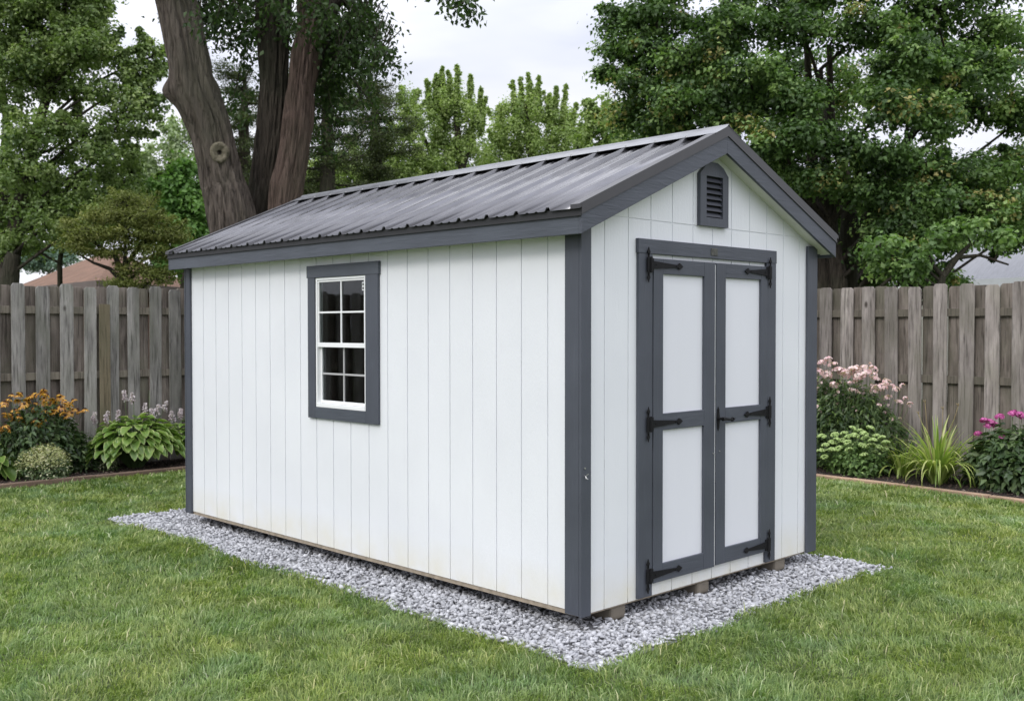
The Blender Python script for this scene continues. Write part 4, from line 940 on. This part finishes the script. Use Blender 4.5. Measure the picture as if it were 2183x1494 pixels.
# small crooked tree in front of it by the right fence
D = 13.2
tree('crooked_sapling', 'small crooked tree with bare dark limbs leaning over the right fence near the grey roof', gbase(2010, D),
     [[(1990, G_Y(D), .07, 0), (1992, 640, .06, 0), (2010, 590, .045, 0), (2045, 545, .035, 0), (2070, 520, .02, 0)],
      [(2010, 590, .035, 0), (1985, 560, .025, 0), (1975, 530, .015, 0)], [(2040, 550, .03, 0), (2090, 545, .02, 0), (2150, 565, .012, 0)]],
     [(1960, 560, 30, 18, 0), (2010, 510, 40, 16, 0), (2060, 500, 40, 14, 0), (2130, 520, 26, 8, 0), (1930, 590, 25, 12, 0), (1870, 520, 40, 16, 0), (1890, 570, 30, 14, 0)],
     D, LEAF['maple'], M['bark_dk'], clump=.20, per=50, leaf=.08, dens=.95, tint_mu=.58, limb_r=.025)
D = 30
for i, (px, lab) in enumerate([(1500, 'dense green tree far behind the gable peak'), (2000, 'dense green tree far behind the right fence'), (720, 'dense green tree far behind the roof, right of the forked trunk')]):
    tree('background_tree', lab, gbase(px, D), [[(px, G_Y(D), .2, 0), (px, 500, .12, 0)]],
         [(px-130, 470, 110, 70, 0), (px, 440, 110, 70, 1), (px+130, 470, 110, 70, 0), (px-60, 560, 160, 60, 0), (px+80, 560, 160, 60, 0)], D, LEAF['maple'], M['bark_dk'], clump=.5, per=70, leaf=.17, dens=1.0, tint_mu=.4)

# ------------------------------------------------------------ houses behind the fences
shingle = simple('red_brown_shingle', (.15, .082, .050), .9, .25, 3, bstr=.8, bscale=60, bdist=.02)
brick = simple('brown_brick', (.13, .075, .055), .9, .25, 20, bstr=.4)
greyroof = simple('pale_grey_roof', (.20, .205, .22), .6, .15, 4, (1, 8, 1), bstr=.4)
fas = simple('house_fascia', (.11, .085, .075), .7, .1, 5); fasw = simple('white_gutter', (.75, .76, .77), .5, .05, 5); creamw = simple('cream_house_wall', (.55, .54, .48), .8, .08, 5)
def hip_house(name, label, c0, c1, c2, ze, za, apex_mix, mroof, mwall, mfas, ov=.4):
    c0, c1, c2 = [np.array([*q[:2], 0]) for q in (c0, c1, c2)]; c3 = c0+c2-c1; cen = (c0+c2)/2
    t = thing(name, label, 'house', (cen[0], cen[1], GZ))
    eav = [q+np.array([0, 0, ze]) for q in (c1, c2, c3, c0)]
    u = (c2-c1); v_ = (c0-c1); lu, lv = np.linalg.norm(u), np.linalg.norm(v_)
    if lu > lv: r1 = c1+v_/2+u*(lv/2/lu); r2 = c1+v_/2+u*(1-lv/2/lu)
    else: r1 = c1+u/2+v_*(lu/2/lv); r2 = c1+u/2+v_*(1-lu/2/lv)
    r1, r2 = r1+np.array([0, 0, za]), r2+np.array([0, 0, za]); A, B_, Cc, Dd = eav
    mb = MB()
    if lu > lv:
        mb.poly([A, B_, r2, r1]); mb.poly([B_, Cc, r2]); mb.poly([Cc, Dd, r1, r2]); mb.poly([Dd, A, r1])
    else:
        mb.poly([A, B_, r1]); mb.poly([B_, Cc, r2, r1]); mb.poly([Cc, Dd, r2]); mb.poly([Dd, A, r1, r2])
    mb.poly([A, B_, Cc, Dd][::-1]); mb.build('roof', mroof, t)
    wall = MB(); ins = [q + (cen-q)/np.linalg.norm(cen-q)*ov for q in (c1, c2, c3, c0)]
    wall.prism([(*q[:2], GZ) for q in ins], (0, 0, ze-GZ-.02)); wall.build('wall', mwall, t)
    fb = MB()
    for p_, q_ in ((c1, c2), (c2, c3), (c3, c0), (c0, c1)):
        d = (q_-p_)/np.linalg.norm(q_-p_); nn = np.array([d[1], -d[0], 0]);
        if nn@(p_-cen) < 0: nn = -nn
        fb.prism([(*(p_+nn*.002)[:2], ze-.18), (*(p_+nn*.03)[:2], ze-.18), (*(p_+nn*.03)[:2], ze+.015), (*(p_+nn*.002)[:2], ze+.015)], q_-p_)
    fb.build('gutter', mfas, t)
    return t, ins
t, ins = hip_house('brick_house', 'brown house with a low red-brown hip roof showing above the left fence', at(14, 600, 31), at(208, 600, 25), at(440, 600, 31), 2.72, 3.8, 0, shingle, brick, fas)
t2, ins = hip_house('house', 'house with a pale grey roof and white gutter at the far right above the fence', at(1800, 590, 26), at(2260, 590, 21), at(2420, 590, 29), 2.62, 4.15, 0, greyroof, creamw, fasw)

# ------------------------------------------------------------ garden plants
def dome_foliage(cx, cy, r, h, n, ls, mat, parent, aspect=.5, mu=.4, sd=.18, up=.6, z0=None, name='foliage', ry=None, shell=.55, drop=.3, rim=None):
    z0 = BZ if z0 is None else z0; ry = ry or r
    a_ = rng.uniform(0, 2*PI, n); q_ = np.sqrt(rng.uniform(shell**2*.3, 1, n)); lump = 1+.16*np.sin(a_*3+cx*9)+.10*np.sin(a_*7+cy*5)
    top = np.sqrt(np.clip(1-.72*q_**2, 0, 1)); zz_ = 1-rng.uniform(0, 1, n)**1.5*(1-.06); rx_ = q_*lump*(.72+.28*np.sin(np.clip(zz_, 0, 1)*PI*.8+.3))
    P = np.stack([cx+np.cos(a_)*rx_*r, cy+np.sin(a_)*rx_*ry, z0+zz_*top*h*(1+.10*np.sin(a_*5+q_*6))], 1)+rng.normal(0, .015, (n, 3)); P[:, 2] = np.maximum(P[:, 2], z0+.01)
    d = np.stack([np.cos(a_)*q_, np.sin(a_)*q_, zz_*top], 1)
    Nn = d*np.array([.7, .7, 1])+np.array([0, 0, up])+rng.normal(size=(n, 3))*.55; al = d*np.array([1, 1, 0])+rng.normal(size=(n, 3))*.6; al[:, 2] -= drop
    V, F = leaf_arrays(P, Nn, ls*rng.uniform(.6, 1.2, n), aspect, along=al)
    return np_obj(name, V, F, mat, parent, tint=np.repeat(np.clip(rng.normal(mu, sd, n), 0, 1), 6))
def stems_obj(cx, cy, tops, mat, parent, r=.0035, spread=.25, name='stems'):
    mb = MB()
    for tp in tops:
        tp = Vector(tp); b_ = Vector((cx+(tp.x-cx)*spread, cy+(tp.y-cy)*spread, BZ)); limb(mb, b_, tp, r, r*.7, .04, 4, 5)
    return mb.build(name, mat, parent, smooth=True, fix=False)
stemm = simple('green_stem', (.06, .10, .03), .7, .2, 10)
pl_dark = leaf_mat('dark_perennial_leaf', [(0, (.024, .05, .018)), (.5, (.062, .11, .036)), (1, (.16, .22, .085))], .3, .45, .04)
pl_mid = leaf_mat('mid_perennial_leaf', [(0, (.05, .09, .022)), (.5, (.10, .17, .04)), (1, (.20, .27, .08))], .35, .5, .03)
sed_m = leaf_mat('sedum_leaf', [(0, (.07, .13, .035)), (.5, (.16, .26, .075)), (.8, (.42, .56, .20)), (1, (.55, .66, .31))], .3, .5, .03)
hos_m = leaf_mat('hosta_leaf', [(0, (.09, .17, .035)), (.45, (.16, .27, .055)), (.75, (.23, .33, .08)), (.9, (.42, .50, .18)), (1, (.55, .60, .28))], .35, .4, .04)
orange = leaf_mat('orange_petal', [(0, (.34, .14, .02)), (.5, (.58, .28, .03)), (1, (.74, .48, .06))], .3)
pinkm = leaf_mat('pink_petal', [(0, (.66, .40, .44)), (.5, (.80, .58, .60)), (1, (.88, .76, .75))], .3)
magm = leaf_mat('magenta_petal', [(0, (.35, .03, .20)), (.5, (.58, .08, .36)), (1, (.72, .22, .50))], .3)
lilac = leaf_mat('lilac_bell', [(0, (.48, .38, .44)), (1, (.74, .68, .72))], .3)
coneb = simple('brown_flower_cone', (.05, .022, .012), .9, .3, 60)
daym = leaf_mat('daylily_blade', [(0, (.09, .16, .03)), (.5, (.21, .31, .06)), (.85, (.42, .50, .14)), (1, (.55, .56, .24))], .4, .45, .03)
cream = leaf_mat('cream_plume', [(0, (.30, .34, .13)), (.5, (.46, .48, .22)), (1, (.64, .58, .36))], .3)
varieg = leaf_mat('variegated_leaf', [(0, (.04, .08, .02)), (.55, (.10, .16, .05)), (.72, (.16, .22, .08)), (.8, (.55, .56, .34)), (1, (.66, .66, .48))], .3)

def mesh_of(o):                                       # take the mesh of a freshly built object as a prototype
    me = o.data; bpy.data.objects.remove(o); return me
def place(me, name, loc, parent, sc=1, rotz=None, tilt=(0, 0)):
    o = bpy.data.objects.new(name, me); C.objects.link(o); o.parent = parent
    o.location = Vector(loc)-parent.location; o.scale = (sc,)*3; o.rotation_euler = (tilt[0], tilt[1], random.uniform(0, 2*PI) if rotz is None else rotz); return o
def petals(n, r0, r1, droop, width, layers=1, ntint=.5, rz_=0):
    Vs = []; Fs = []; T = []; off = 0
    for l_ in range(layers):
        for k in range(n):
            a = 2*PI*(k+.5*l_)/n + random.uniform(-.1, .1); d = np.array([math.cos(a), math.sin(a), 0]); s = np.array([-d[1], d[0], 0]); z = -droop*random.uniform(.7, 1.2)*(1+.4*l_)
            m1 = r0+(r1-r0)*.55
            q = [d*r0-s*width*.3, d*r0+s*width*.3, d*m1+s*width*.5+[0, 0, z*.35], d*m1-s*width*.5+[0, 0, z*.35], d*r1*.96+s*width*.25+[0, 0, z], d*r1*.96-s*width*.25+[0, 0, z]]
            Vs += q; Fs += [(off, off+1, off+2, off+3), (off+3, off+2, off+4, off+5)]; T += [min(1, max(0, random.gauss(ntint, .25)))]*6; off += 6
    return np.array(Vs, dtype=float), Fs, T
def proto_daisy():
    V, F, T = petals(11, .006, .030, .018, .011); o = np_obj('proto', V, [np.array(F)], orange, tint=T)
    me = mesh_of(o); bm = bmesh.new(); bm.from_mesh(me); me.materials.append(coneb); nf = len(bm.faces)
    g_ = bmesh.ops.create_uvsphere(bm, u_segments=8, v_segments=5, radius=.0105, matrix=Matrix.Translation((0, 0, .003)) @ Matrix.Scale(.8, 4, (0, 0, 1))); bm.faces.ensure_lookup_table()
    for f in bm.faces[nf:]: f.material_index = 1
    bm.to_mesh(me); bm.free(); return me
def proto_cluster(n, r, fl, mat, flat=.6, npet=5, spread=1):
    Vs = []; Fs = []; T = []; off = 0
    for i in range(n):
        d = fibo_dirs(1)[0]; d[2] = abs(d[2])*.9+.05; d /= np.linalg.norm(d); c = d*np.array([r, r, r*flat])*random.uniform(.85, 1.05)
        Mr = Vector(d).to_track_quat('Z', 'Y').to_matrix(); v, f, t = petals(npet, .001, fl, -.002, fl*.95, 1, random.uniform(.1, .9)); v = v@np.array(Mr).T+c
        Vs.append(v); Fs += [tuple(k+off for k in q) for q in f]; T += list(t); off += len(v)
    return mesh_of(np_obj('proto', np.concatenate(Vs), [np.array(Fs)], mat, tint=T))
daisy = [proto_daisy() for _ in range(4)]
phl = [proto_cluster(34, .048, .014, pinkm, .75), proto_cluster(24, .042, .014, pinkm, .5), proto_cluster(9, .022, .014, pinkm, .5), proto_cluster(4, .012, .013, pinkm, .5)]
mag = [proto_cluster(60, .040, .013, magm, .8), proto_cluster(40, .034, .013, magm, .55)]
def proto_sedum():
    V = []; F = []; off = 0; T = []
    for i in range(46):
        d = fibo_dirs(1)[0]; d[2] = abs(d[2]); c = d*np.array([.036, .036, .022]); R_ = random.uniform(.007, .011); bm = bmesh.new(); bmesh.ops.create_icosphere(bm, subdivisions=1, radius=R_); bm.verts.ensure_lookup_table()
        v = np.array([q.co[:] for q in bm.verts])+c; V.append(v); F += [[q.index+off for q in f.verts] for f in bm.faces]; off += len(v); T += [random.uniform(.6, 1)]*len(v); bm.free()
    return mesh_of(np_obj('proto', np.concatenate(V), [np.array(F)], sed_m, tint=T))
sedh = [proto_sedum() for _ in range(3)]
def proto_bells():
    Vs = []; Fs = []; T = []; off = 0
    for i in range(15):
        z = -.004*i+.03+random.uniform(-.006, .006); a = random.uniform(0, 2*PI); d = np.array([math.cos(a), math.sin(a), -.9]); d /= np.linalg.norm(d); ln = random.uniform(.03, .045); u = np.cross(d, [0, 0, 1]); u /= np.linalg.norm(u); w_ = np.cross(d, u)
        base = np.array([0, 0, z]); 
        for k in range(6):
            b_ = 2*PI*k/6; e = u*math.cos(b_)+w_*math.sin(b_); Vs += [base+e*.003+d*.01, base+e*.008+d*ln*.7, base+e*.012+d*ln]
        for k in range(6):
            q = (k+1) % 6
            for j in range(2): Fs.append((off+k*3+j, off+q*3+j, off+q*3+j+1, off+k*3+j+1))
        off += 18; T += [random.uniform(0, 1)]*18
    return mesh_of(np_obj('proto', np.array(Vs), [np.array(Fs)], lilac, tint=T))
bell = [proto_bells() for _ in range(3)]
def bed_pt(px, py): return hit(px, py, 2, BZ)

# orange helenium
def pt_at_y(px, py, Y): return hit(px, py, 1, Y)
c = hit(85, 1000, 1, 8.12); t = thing('orange_daisy_plant', 'dark-leaved clump of faded orange daisies by the left fence', 'plant', (c[0], c[1], BZ))
dome_foliage(c[0], c[1], .50, .80, 2800, .085, pl_dark, t, .42, .45, .22, ry=.28, shell=.3)
tops = []
for (px, py) in [(8, 862), (20, 850), (45, 838), (60, 846), (52, 860), (95, 848), (105, 862), (68, 870), (30, 872), (15, 885), (42, 886), (88, 838), (100, 840), (112, 850), (128, 845), (140, 858), (128, 865), (145, 870), (150, 860), (112, 878), (130, 880), (60, 852),
                 (120, 872), (178, 875), (165, 872), (10, 905), (28, 893), (46, 892), (62, 902), (80, 903), (85, 895), (2, 915), (20, 913), (108, 921), (140, 886), (78, 858), (36, 852), (-10, 880), (-25, 860), (-15, 900), (155, 852), (96, 885), (118, 856), (135, 852), (25, 840), (70, 838), (150, 878), (-30, 880)]:
    tops.append(hit(px, py, 1, 8.12+random.uniform(-.22, .1)))
stems_obj(c[0], c[1], tops, stemm, t)
tops += [p_+rng.normal(0, .035, 3) for p_ in tops if random.random() < .8]
for p_ in tops: place(random.choice(daisy), 'flower_head', p_, t, random.uniform(1.25, 1.75), tilt=(random.uniform(-.2, .9), random.uniform(-.6, .3)))
# cream mounded plant
c = bed_pt(100, 1022); t = thing('cream_mound_plant', 'low mound with cream plumes over white-edged leaves near the left lawn edge', 'plant', (c[0], c[1], BZ))
dome_foliage(c[0], c[1], .25, .29, 1000, .040, varieg, t, .5, .5, .28, ry=.17, shell=.5)
dome_foliage(c[0]-.02, c[1], .25, .24, 2300, .032, cream, t, .35, .5, .25, ry=.17, z0=BZ+.13, name='plumes', up=.3, drop=-1.2, shell=.3)
c = bed_pt(38, 1016); t = thing('spent_flower_plant', 'small beige spent flower clump between the left hosta and the cream mound', 'plant', (c[0], c[1], BZ))
dome_foliage(c[0], c[1], .09, .17, 300, .035, cream, t, .4, .9, .1, shell=.3); dome_foliage(c[0], c[1], .08, .10, 100, .05, pl_mid, t)
# hostas
def hosta(cx, cy, r, h, n, label, spikes, ls=.15, ry=None):
    t = thing('hosta', label, 'plant', (cx, cy, BZ)); Vs = []; Fs = []; T = []; off = 0; ry = ry or r*.6
    mb = MB()
    for i in range(n):
        f = (i+.5)/n; a = i*2.39996+random.uniform(-.3, .3); rad = math.sqrt(f); th = rad*1.15
        c0 = Vector((cx+math.cos(a)*r*.92*math.sin(th)*.9, cy+math.sin(a)*ry*math.sin(th), BZ+h*math.cos(th)*random.uniform(.8, 1.05)+.02))
        out = Vector((math.cos(a)+random.uniform(-.4, .4), math.sin(a)*.8+random.uniform(-.4, .4), 0)).normalized(); pitch = .45-1.05*rad+random.uniform(-.3, .3); d = (out*math.cos(pitch)+Vector((0, 0, math.sin(pitch)))).normalized(); s = d.cross(Vector((0, 0, 1))).normalized(); nn = s.cross(d)
        ln = ls*random.uniform(.7, 1.15); wd = ln*random.uniform(.62, .78); base_t = random.uniform(.05, .65)
        mb.tube([(cx+(c0.x-cx)*.15, cy+(c0.y-cy)*.15, BZ), c0.lerp(Vector((cx, cy, BZ+h*.5)), .4), c0], .004, 4, cap=False)
        nu, nv = 7, 7
        for iu in range(nu):
            u = iu/(nu-1); prof_ = math.sin(PI*min(1, u**.75*1.0))**.7 if 0 < u < 1 else .02
            bendz = -.45*ln*u*u
            for iv in range(nv):
                v_ = (iv/(nv-1)-.5)*2; P = c0 + d*ln*u + s*wd*.5*prof_*v_ + nn*(.12*ln*(abs(v_)**1.5)*prof_+.006*math.sin(u*9+v_*4)) + Vector((0, 0, bendz*.6))
                Vs.append(P[:]); T.append(.97 if (abs(v_) > .84 or u > .93) else base_t)
        for iu in range(nu-1):
            for iv in range(nv-1): Fs.append((off+iu*nv+iv, off+iu*nv+iv+1, off+(iu+1)*nv+iv+1, off+(iu+1)*nv+iv))
        off += nu*nv
    np_obj('leaves', np.array(Vs), [np.array(Fs)], hos_m, t, tint=np.array(T), smooth=True); mb.build('stalks', stemm, t, fix=False, smooth=True)
    for p_ in spikes:
        sp_ = MB(); limb(sp_, (cx+(p_[0]-cx)*.4, cy, BZ+h*.4), p_, .004, .0025, .03, 4, 5); so_ = sp_.build('flower_stalk', stemm, t, smooth=True, fix=False)
        for dz, sc in ((0, 1.0), (.045, .75), (-.04, .9)): 
            o = place(random.choice(bell), 'bell_flowers', (p_[0]+random.uniform(-.02, .02), p_[1], p_[2]+dz), t, sc*random.uniform(.85, 1.1))
    return t
HY = 8.05
c = hit(282, 995, 1, HY)
sp = [hit(px, py, 1, HY+random.uniform(-.05, .12)) for px, py in ((266, 842), (284, 846), (228, 886), (252, 884), (312, 868), (325, 880), (352, 864), (368, 885), (384, 880), (335, 872), (200, 888), (408, 872))]
hosta(c[0]+.04, c[1], .66, .56, 290, 'large lime-edged hosta with lilac bell flowers left of the shed corner', sp, ls=.165)
c = hit(412, 985, 1, 8.1); hosta(c[0], c[1], .40, .52, 90, 'green hosta partly hidden behind the shed corner', [hit(415, 890, 1, 8.1)], .14)
c = bed_pt(-30, 1020); hosta(c[0], c[1], .44, .34, 90, 'broad-leaved hosta cut by the left picture edge beside the cream mound', [], .19, ry=.3)
c = bed_pt(232, 1003); t = thing('variegated_plant', 'small yellow-speckled plant at the foot of the large hosta', 'plant', (c[0], c[1], BZ)); dome_foliage(c[0], c[1], .12, .17, 320, .032, varieg, t, .45, .62, .28)
# plants filling the gap behind hostas
c = hit(170, 985, 1, 8.2); t = thing('leafy_perennial', 'dark leafy perennial between the orange daisies and the large hosta', 'plant', (c[0], c[1], BZ)); dome_foliage(c[0], c[1], .25, .42, 600, .08, pl_dark, t, .35, .5, .25, shell=.3)

# right bed: everything placed on the plane x = const
def rp(px, py, X): return hit(px, py, 0, X)
c = rp(1790, 985, 6.95); t = thing('pink_phlox', 'tall clump of pale pink phlox against the right fence beside the shed', 'plant', (c[0], c[1], BZ))
dome_foliage(c[0], c[1], .30, .98, 5200, .10, pl_dark, t, .28, .5, .25, ry=.72, shell=.3, up=.3); dome_foliage(c[0], c[1], .28, 1.06, 1700, .08, pl_mid, t, .28, .55, .25, ry=.70, shell=.5, name='upper_foliage')
rr_p = random.Random(3)
tops = []
for (px, py, k, s) in [(rr_p.uniform(1738, 1925), rr_p.uniform(815, 900), rr_p.choice((2, 3, 3)), .9) for _ in range(26)] + [(rr_p.uniform(1738, 1880), rr_p.uniform(785, 835), 1, .9) for _ in range(12)] + [(1752, 775, 0, 1), (1765, 770, 0, 1), (1775, 778, 1, 1), (1745, 795, 0, 1), (1762, 800, 0, 1.1), (1790, 793, 0, 1), (1805, 800, 0, 1.1), (1815, 790, 1, 1), (1840, 785, 1, 1), (1848, 800, 0, 1.1), (1830, 803, 0, 1), (1862, 800, 1, .9),
       (1778, 822, 0, .95), (1825, 812, 1, .8), (1866, 808, 1, 1), (1870, 830, 0, 1), (1882, 826, 0, 1), (1890, 815, 1, .9), (1858, 822, 2, 1), (1822, 834, 1, .8), (1892, 848, 1, .9), (1910, 830, 1, .8), (1918, 858, 1, .8), (1930, 850, 2, 1), (1940, 862, 2, 1),
       (1760, 838, 2, 1), (1790, 862, 2, 1), (1792, 872, 2, .9), (1748, 878, 2, 1), (1808, 850, 3, 1), (1886, 880, 2, 1), (1845, 838, 2, 1), (1735, 850, 2, 1), (1735, 810, 1, 1), (1738, 830, 2, 1), (1900, 893, 3, 1.2), (1790, 895, 3, 1), (1742, 866, 3, 1), (1720, 790, 0, 1), (1715, 820, 1, 1), (1835, 825, 3, 1.2), (1855, 775, 3, 1)]:
    p_ = rp(px, py, 6.9+random.uniform(-.22, .15)); tops.append(p_); place(phl[k], 'flower_head', p_, t, s*random.uniform(1.1, 1.4), tilt=(random.uniform(-.4, .4), random.uniform(-.9, -.1)))
stems_obj(c[0], c[1], tops, stemm, t, spread=.6)
c = rp(1828, 1010, 6.62); t = thing('sedum', 'rounded light green sedum with tight bud heads below the pink phlox', 'plant', (c[0], c[1], BZ))
dome_foliage(c[0], c[1], .25, .36, 1800, .055, sed_m, t, .6, .30, .18, ry=.33, shell=.3, up=.5)
tops = []
for (px, py) in [(1752, 932), (1760, 950), (1780, 928), (1785, 938), (1800, 925), (1818, 915), (1832, 920), (1855, 914), (1868, 930), (1822, 930), (1795, 940), (1806, 944), (1845, 936), (1860, 940), (1880, 934), (1888, 945), (1775, 945), (1766, 962), (1750, 962), (1788, 958), (1810, 960),
                 (1825, 948), (1840, 952), (1856, 950), (1872, 955), (1790, 972), (1758, 975), (1820, 985), (1842, 972), (1775, 960), (1865, 965), (1808, 932), (1842, 926), (1885, 960)]:
    p_ = rp(px, py, 6.5+random.uniform(-.1, .12)); tops.append(p_); place(random.choice(sedh), 'bud_head', p_, t, random.uniform(1.0, 1.35), tilt=(random.uniform(-.3, .3), random.uniform(-.5, 0)))
stems_obj(c[0], c[1], tops, stemm, t, spread=.5)
# daylily
c = rp(1998, 1025, 6.62); t = thing('daylily', 'arching strap-leaved daylily clump with yellowing blades in the right bed', 'plant', (c[0], c[1], BZ))
def straps(cx, cy, n, lmin, lmax, parent, spread=1.0):
    V = []; F = []; T = []; off = 0
    for i in range(n):
        a = random.uniform(0, 2*PI); ln = random.uniform(lmin, lmax); tilt = random.uniform(.08, 1.15)*spread; out = Vector((math.cos(a), math.sin(a), 0)); s = Vector((-out.y, out.x, 0)); p_ = Vector((cx, cy, BZ))+out*random.uniform(0, .09)
        wd = random.uniform(.007, .014); seg = 9; ang = tilt*.6; curl = random.uniform(.10, .36)*(1.5 if random.random() < .5 else .6); tn = random.choice([.2, .4, .5, .6, .75, .85]) if random.random() < .93 else 1
        for k in range(seg+1):
            u = k/seg; w_ = wd*(1-u**3)*(.75+.5*math.sin(PI*u)); V += [(p_-s*w_)[:], (p_+s*w_)[:]]; T += [min(1, tn+.15*u)]*2
            p_ = p_ + (out*math.sin(ang)+Vector((0, 0, math.cos(ang))))*ln/seg; ang += curl*(.5+u)
            if p_.z < BZ+.01: p_.z = BZ+.01
        for k in range(seg): F.append((off+2*k, off+2*k+1, off+2*k+3, off+2*k+2))
        off += 2*(seg+1)
    np_obj('leaves', np.array(V), [np.array(F)], daym, parent, tint=np.array(T), smooth=True)
straps(c[0], c[1], 230, .45, .85, t)
mb = MB()
for px, py in ((1972, 858), (1958, 882), (2043, 865), (2010, 872)): p_ = rp(px, py, 6.65); limb(mb, c*np.array([1, 1, 0])+np.array([0, 0, BZ]), p_, .004, .003, .03, 5, 5); mb.tube([p_, Vector(p_)+Vector((.01, 0, .03))], [.006, .002], 5); mb.tube([p_, Vector(p_)+Vector((-.01, .02, .025))], [.006, .002], 5)
mb.build('flower_stalks', simple('dry_stalk', (.22, .17, .08), .8, .2, 10), t, smooth=True, fix=False)
c = rp(1925, 1000, 6.95); t = thing('grassy_perennial', 'fine dark grassy plant between the sedum and the daylily', 'plant', (c[0], c[1], BZ)); straps(c[0], c[1], 90, .35, .6, t); bpy.data.objects[t.name]
c = rp(2085, 1000, 7.0); t = thing('grassy_perennial', 'fine grassy plant between the daylily and the magenta flowers', 'plant', (c[0], c[1], BZ)); straps(c[0], c[1], 70, .35, .6, t)
# magenta bee balm
c = rp(2158, 1040, 6.72); t = thing('magenta_flower_plant', 'dark green leafy plant with magenta pompom flowers at the right edge', 'plant', (c[0], c[1], BZ))
dome_foliage(c[0], c[1], .32, .62, 3000, .10, pl_dark, t, .5, .5, .22, ry=.42, shell=.3, up=.5)
tops = []
for (px, py, k) in [(2098, 898, 0), (2108, 910, 0), (2122, 906, 1), (2131, 890, 0), (2158, 884, 0), (2172, 884, 1), (2178, 892, 0), (2138, 934, 1), (2195, 890, 0), (2085, 925, 1), (2210, 900, 0), (2112, 900, 1), (2160, 880, 1)]:
    p_ = rp(px, py, 6.75+random.uniform(-.12, .1)); tops.append(p_); place(mag[k], 'flower_head', p_, t, random.uniform(1.0, 1.3), tilt=(random.uniform(-.3, .3), random.uniform(-.5, 0)))
stems_obj(c[0], c[1], tops, stemm, t, spread=.5)
# leafy filler low behind the shed corner
c = rp(1760, 960, 7.1)
for pre, g_ in (('maple_tree', 'maples beyond the fences'), ('hosta', 'hostas in the left bed'), ('sparse_conifer', 'thin conifers behind the forked trunk'), ('background_tree', 'dense trees far behind'), ('grassy_perennial', 'grassy plants in the right bed'), ('fence', 'board fences round the yard'), ('garden_edging', 'timber edgings of the flower beds')):
    for o in bpy.data.objects:
        if o.parent is None and o.name.split('.')[0] == pre: o['group'] = g_
print('objects', len(bpy.data.objects), 'verts', sum(len(m_.vertices) for m_ in bpy.data.meshes))
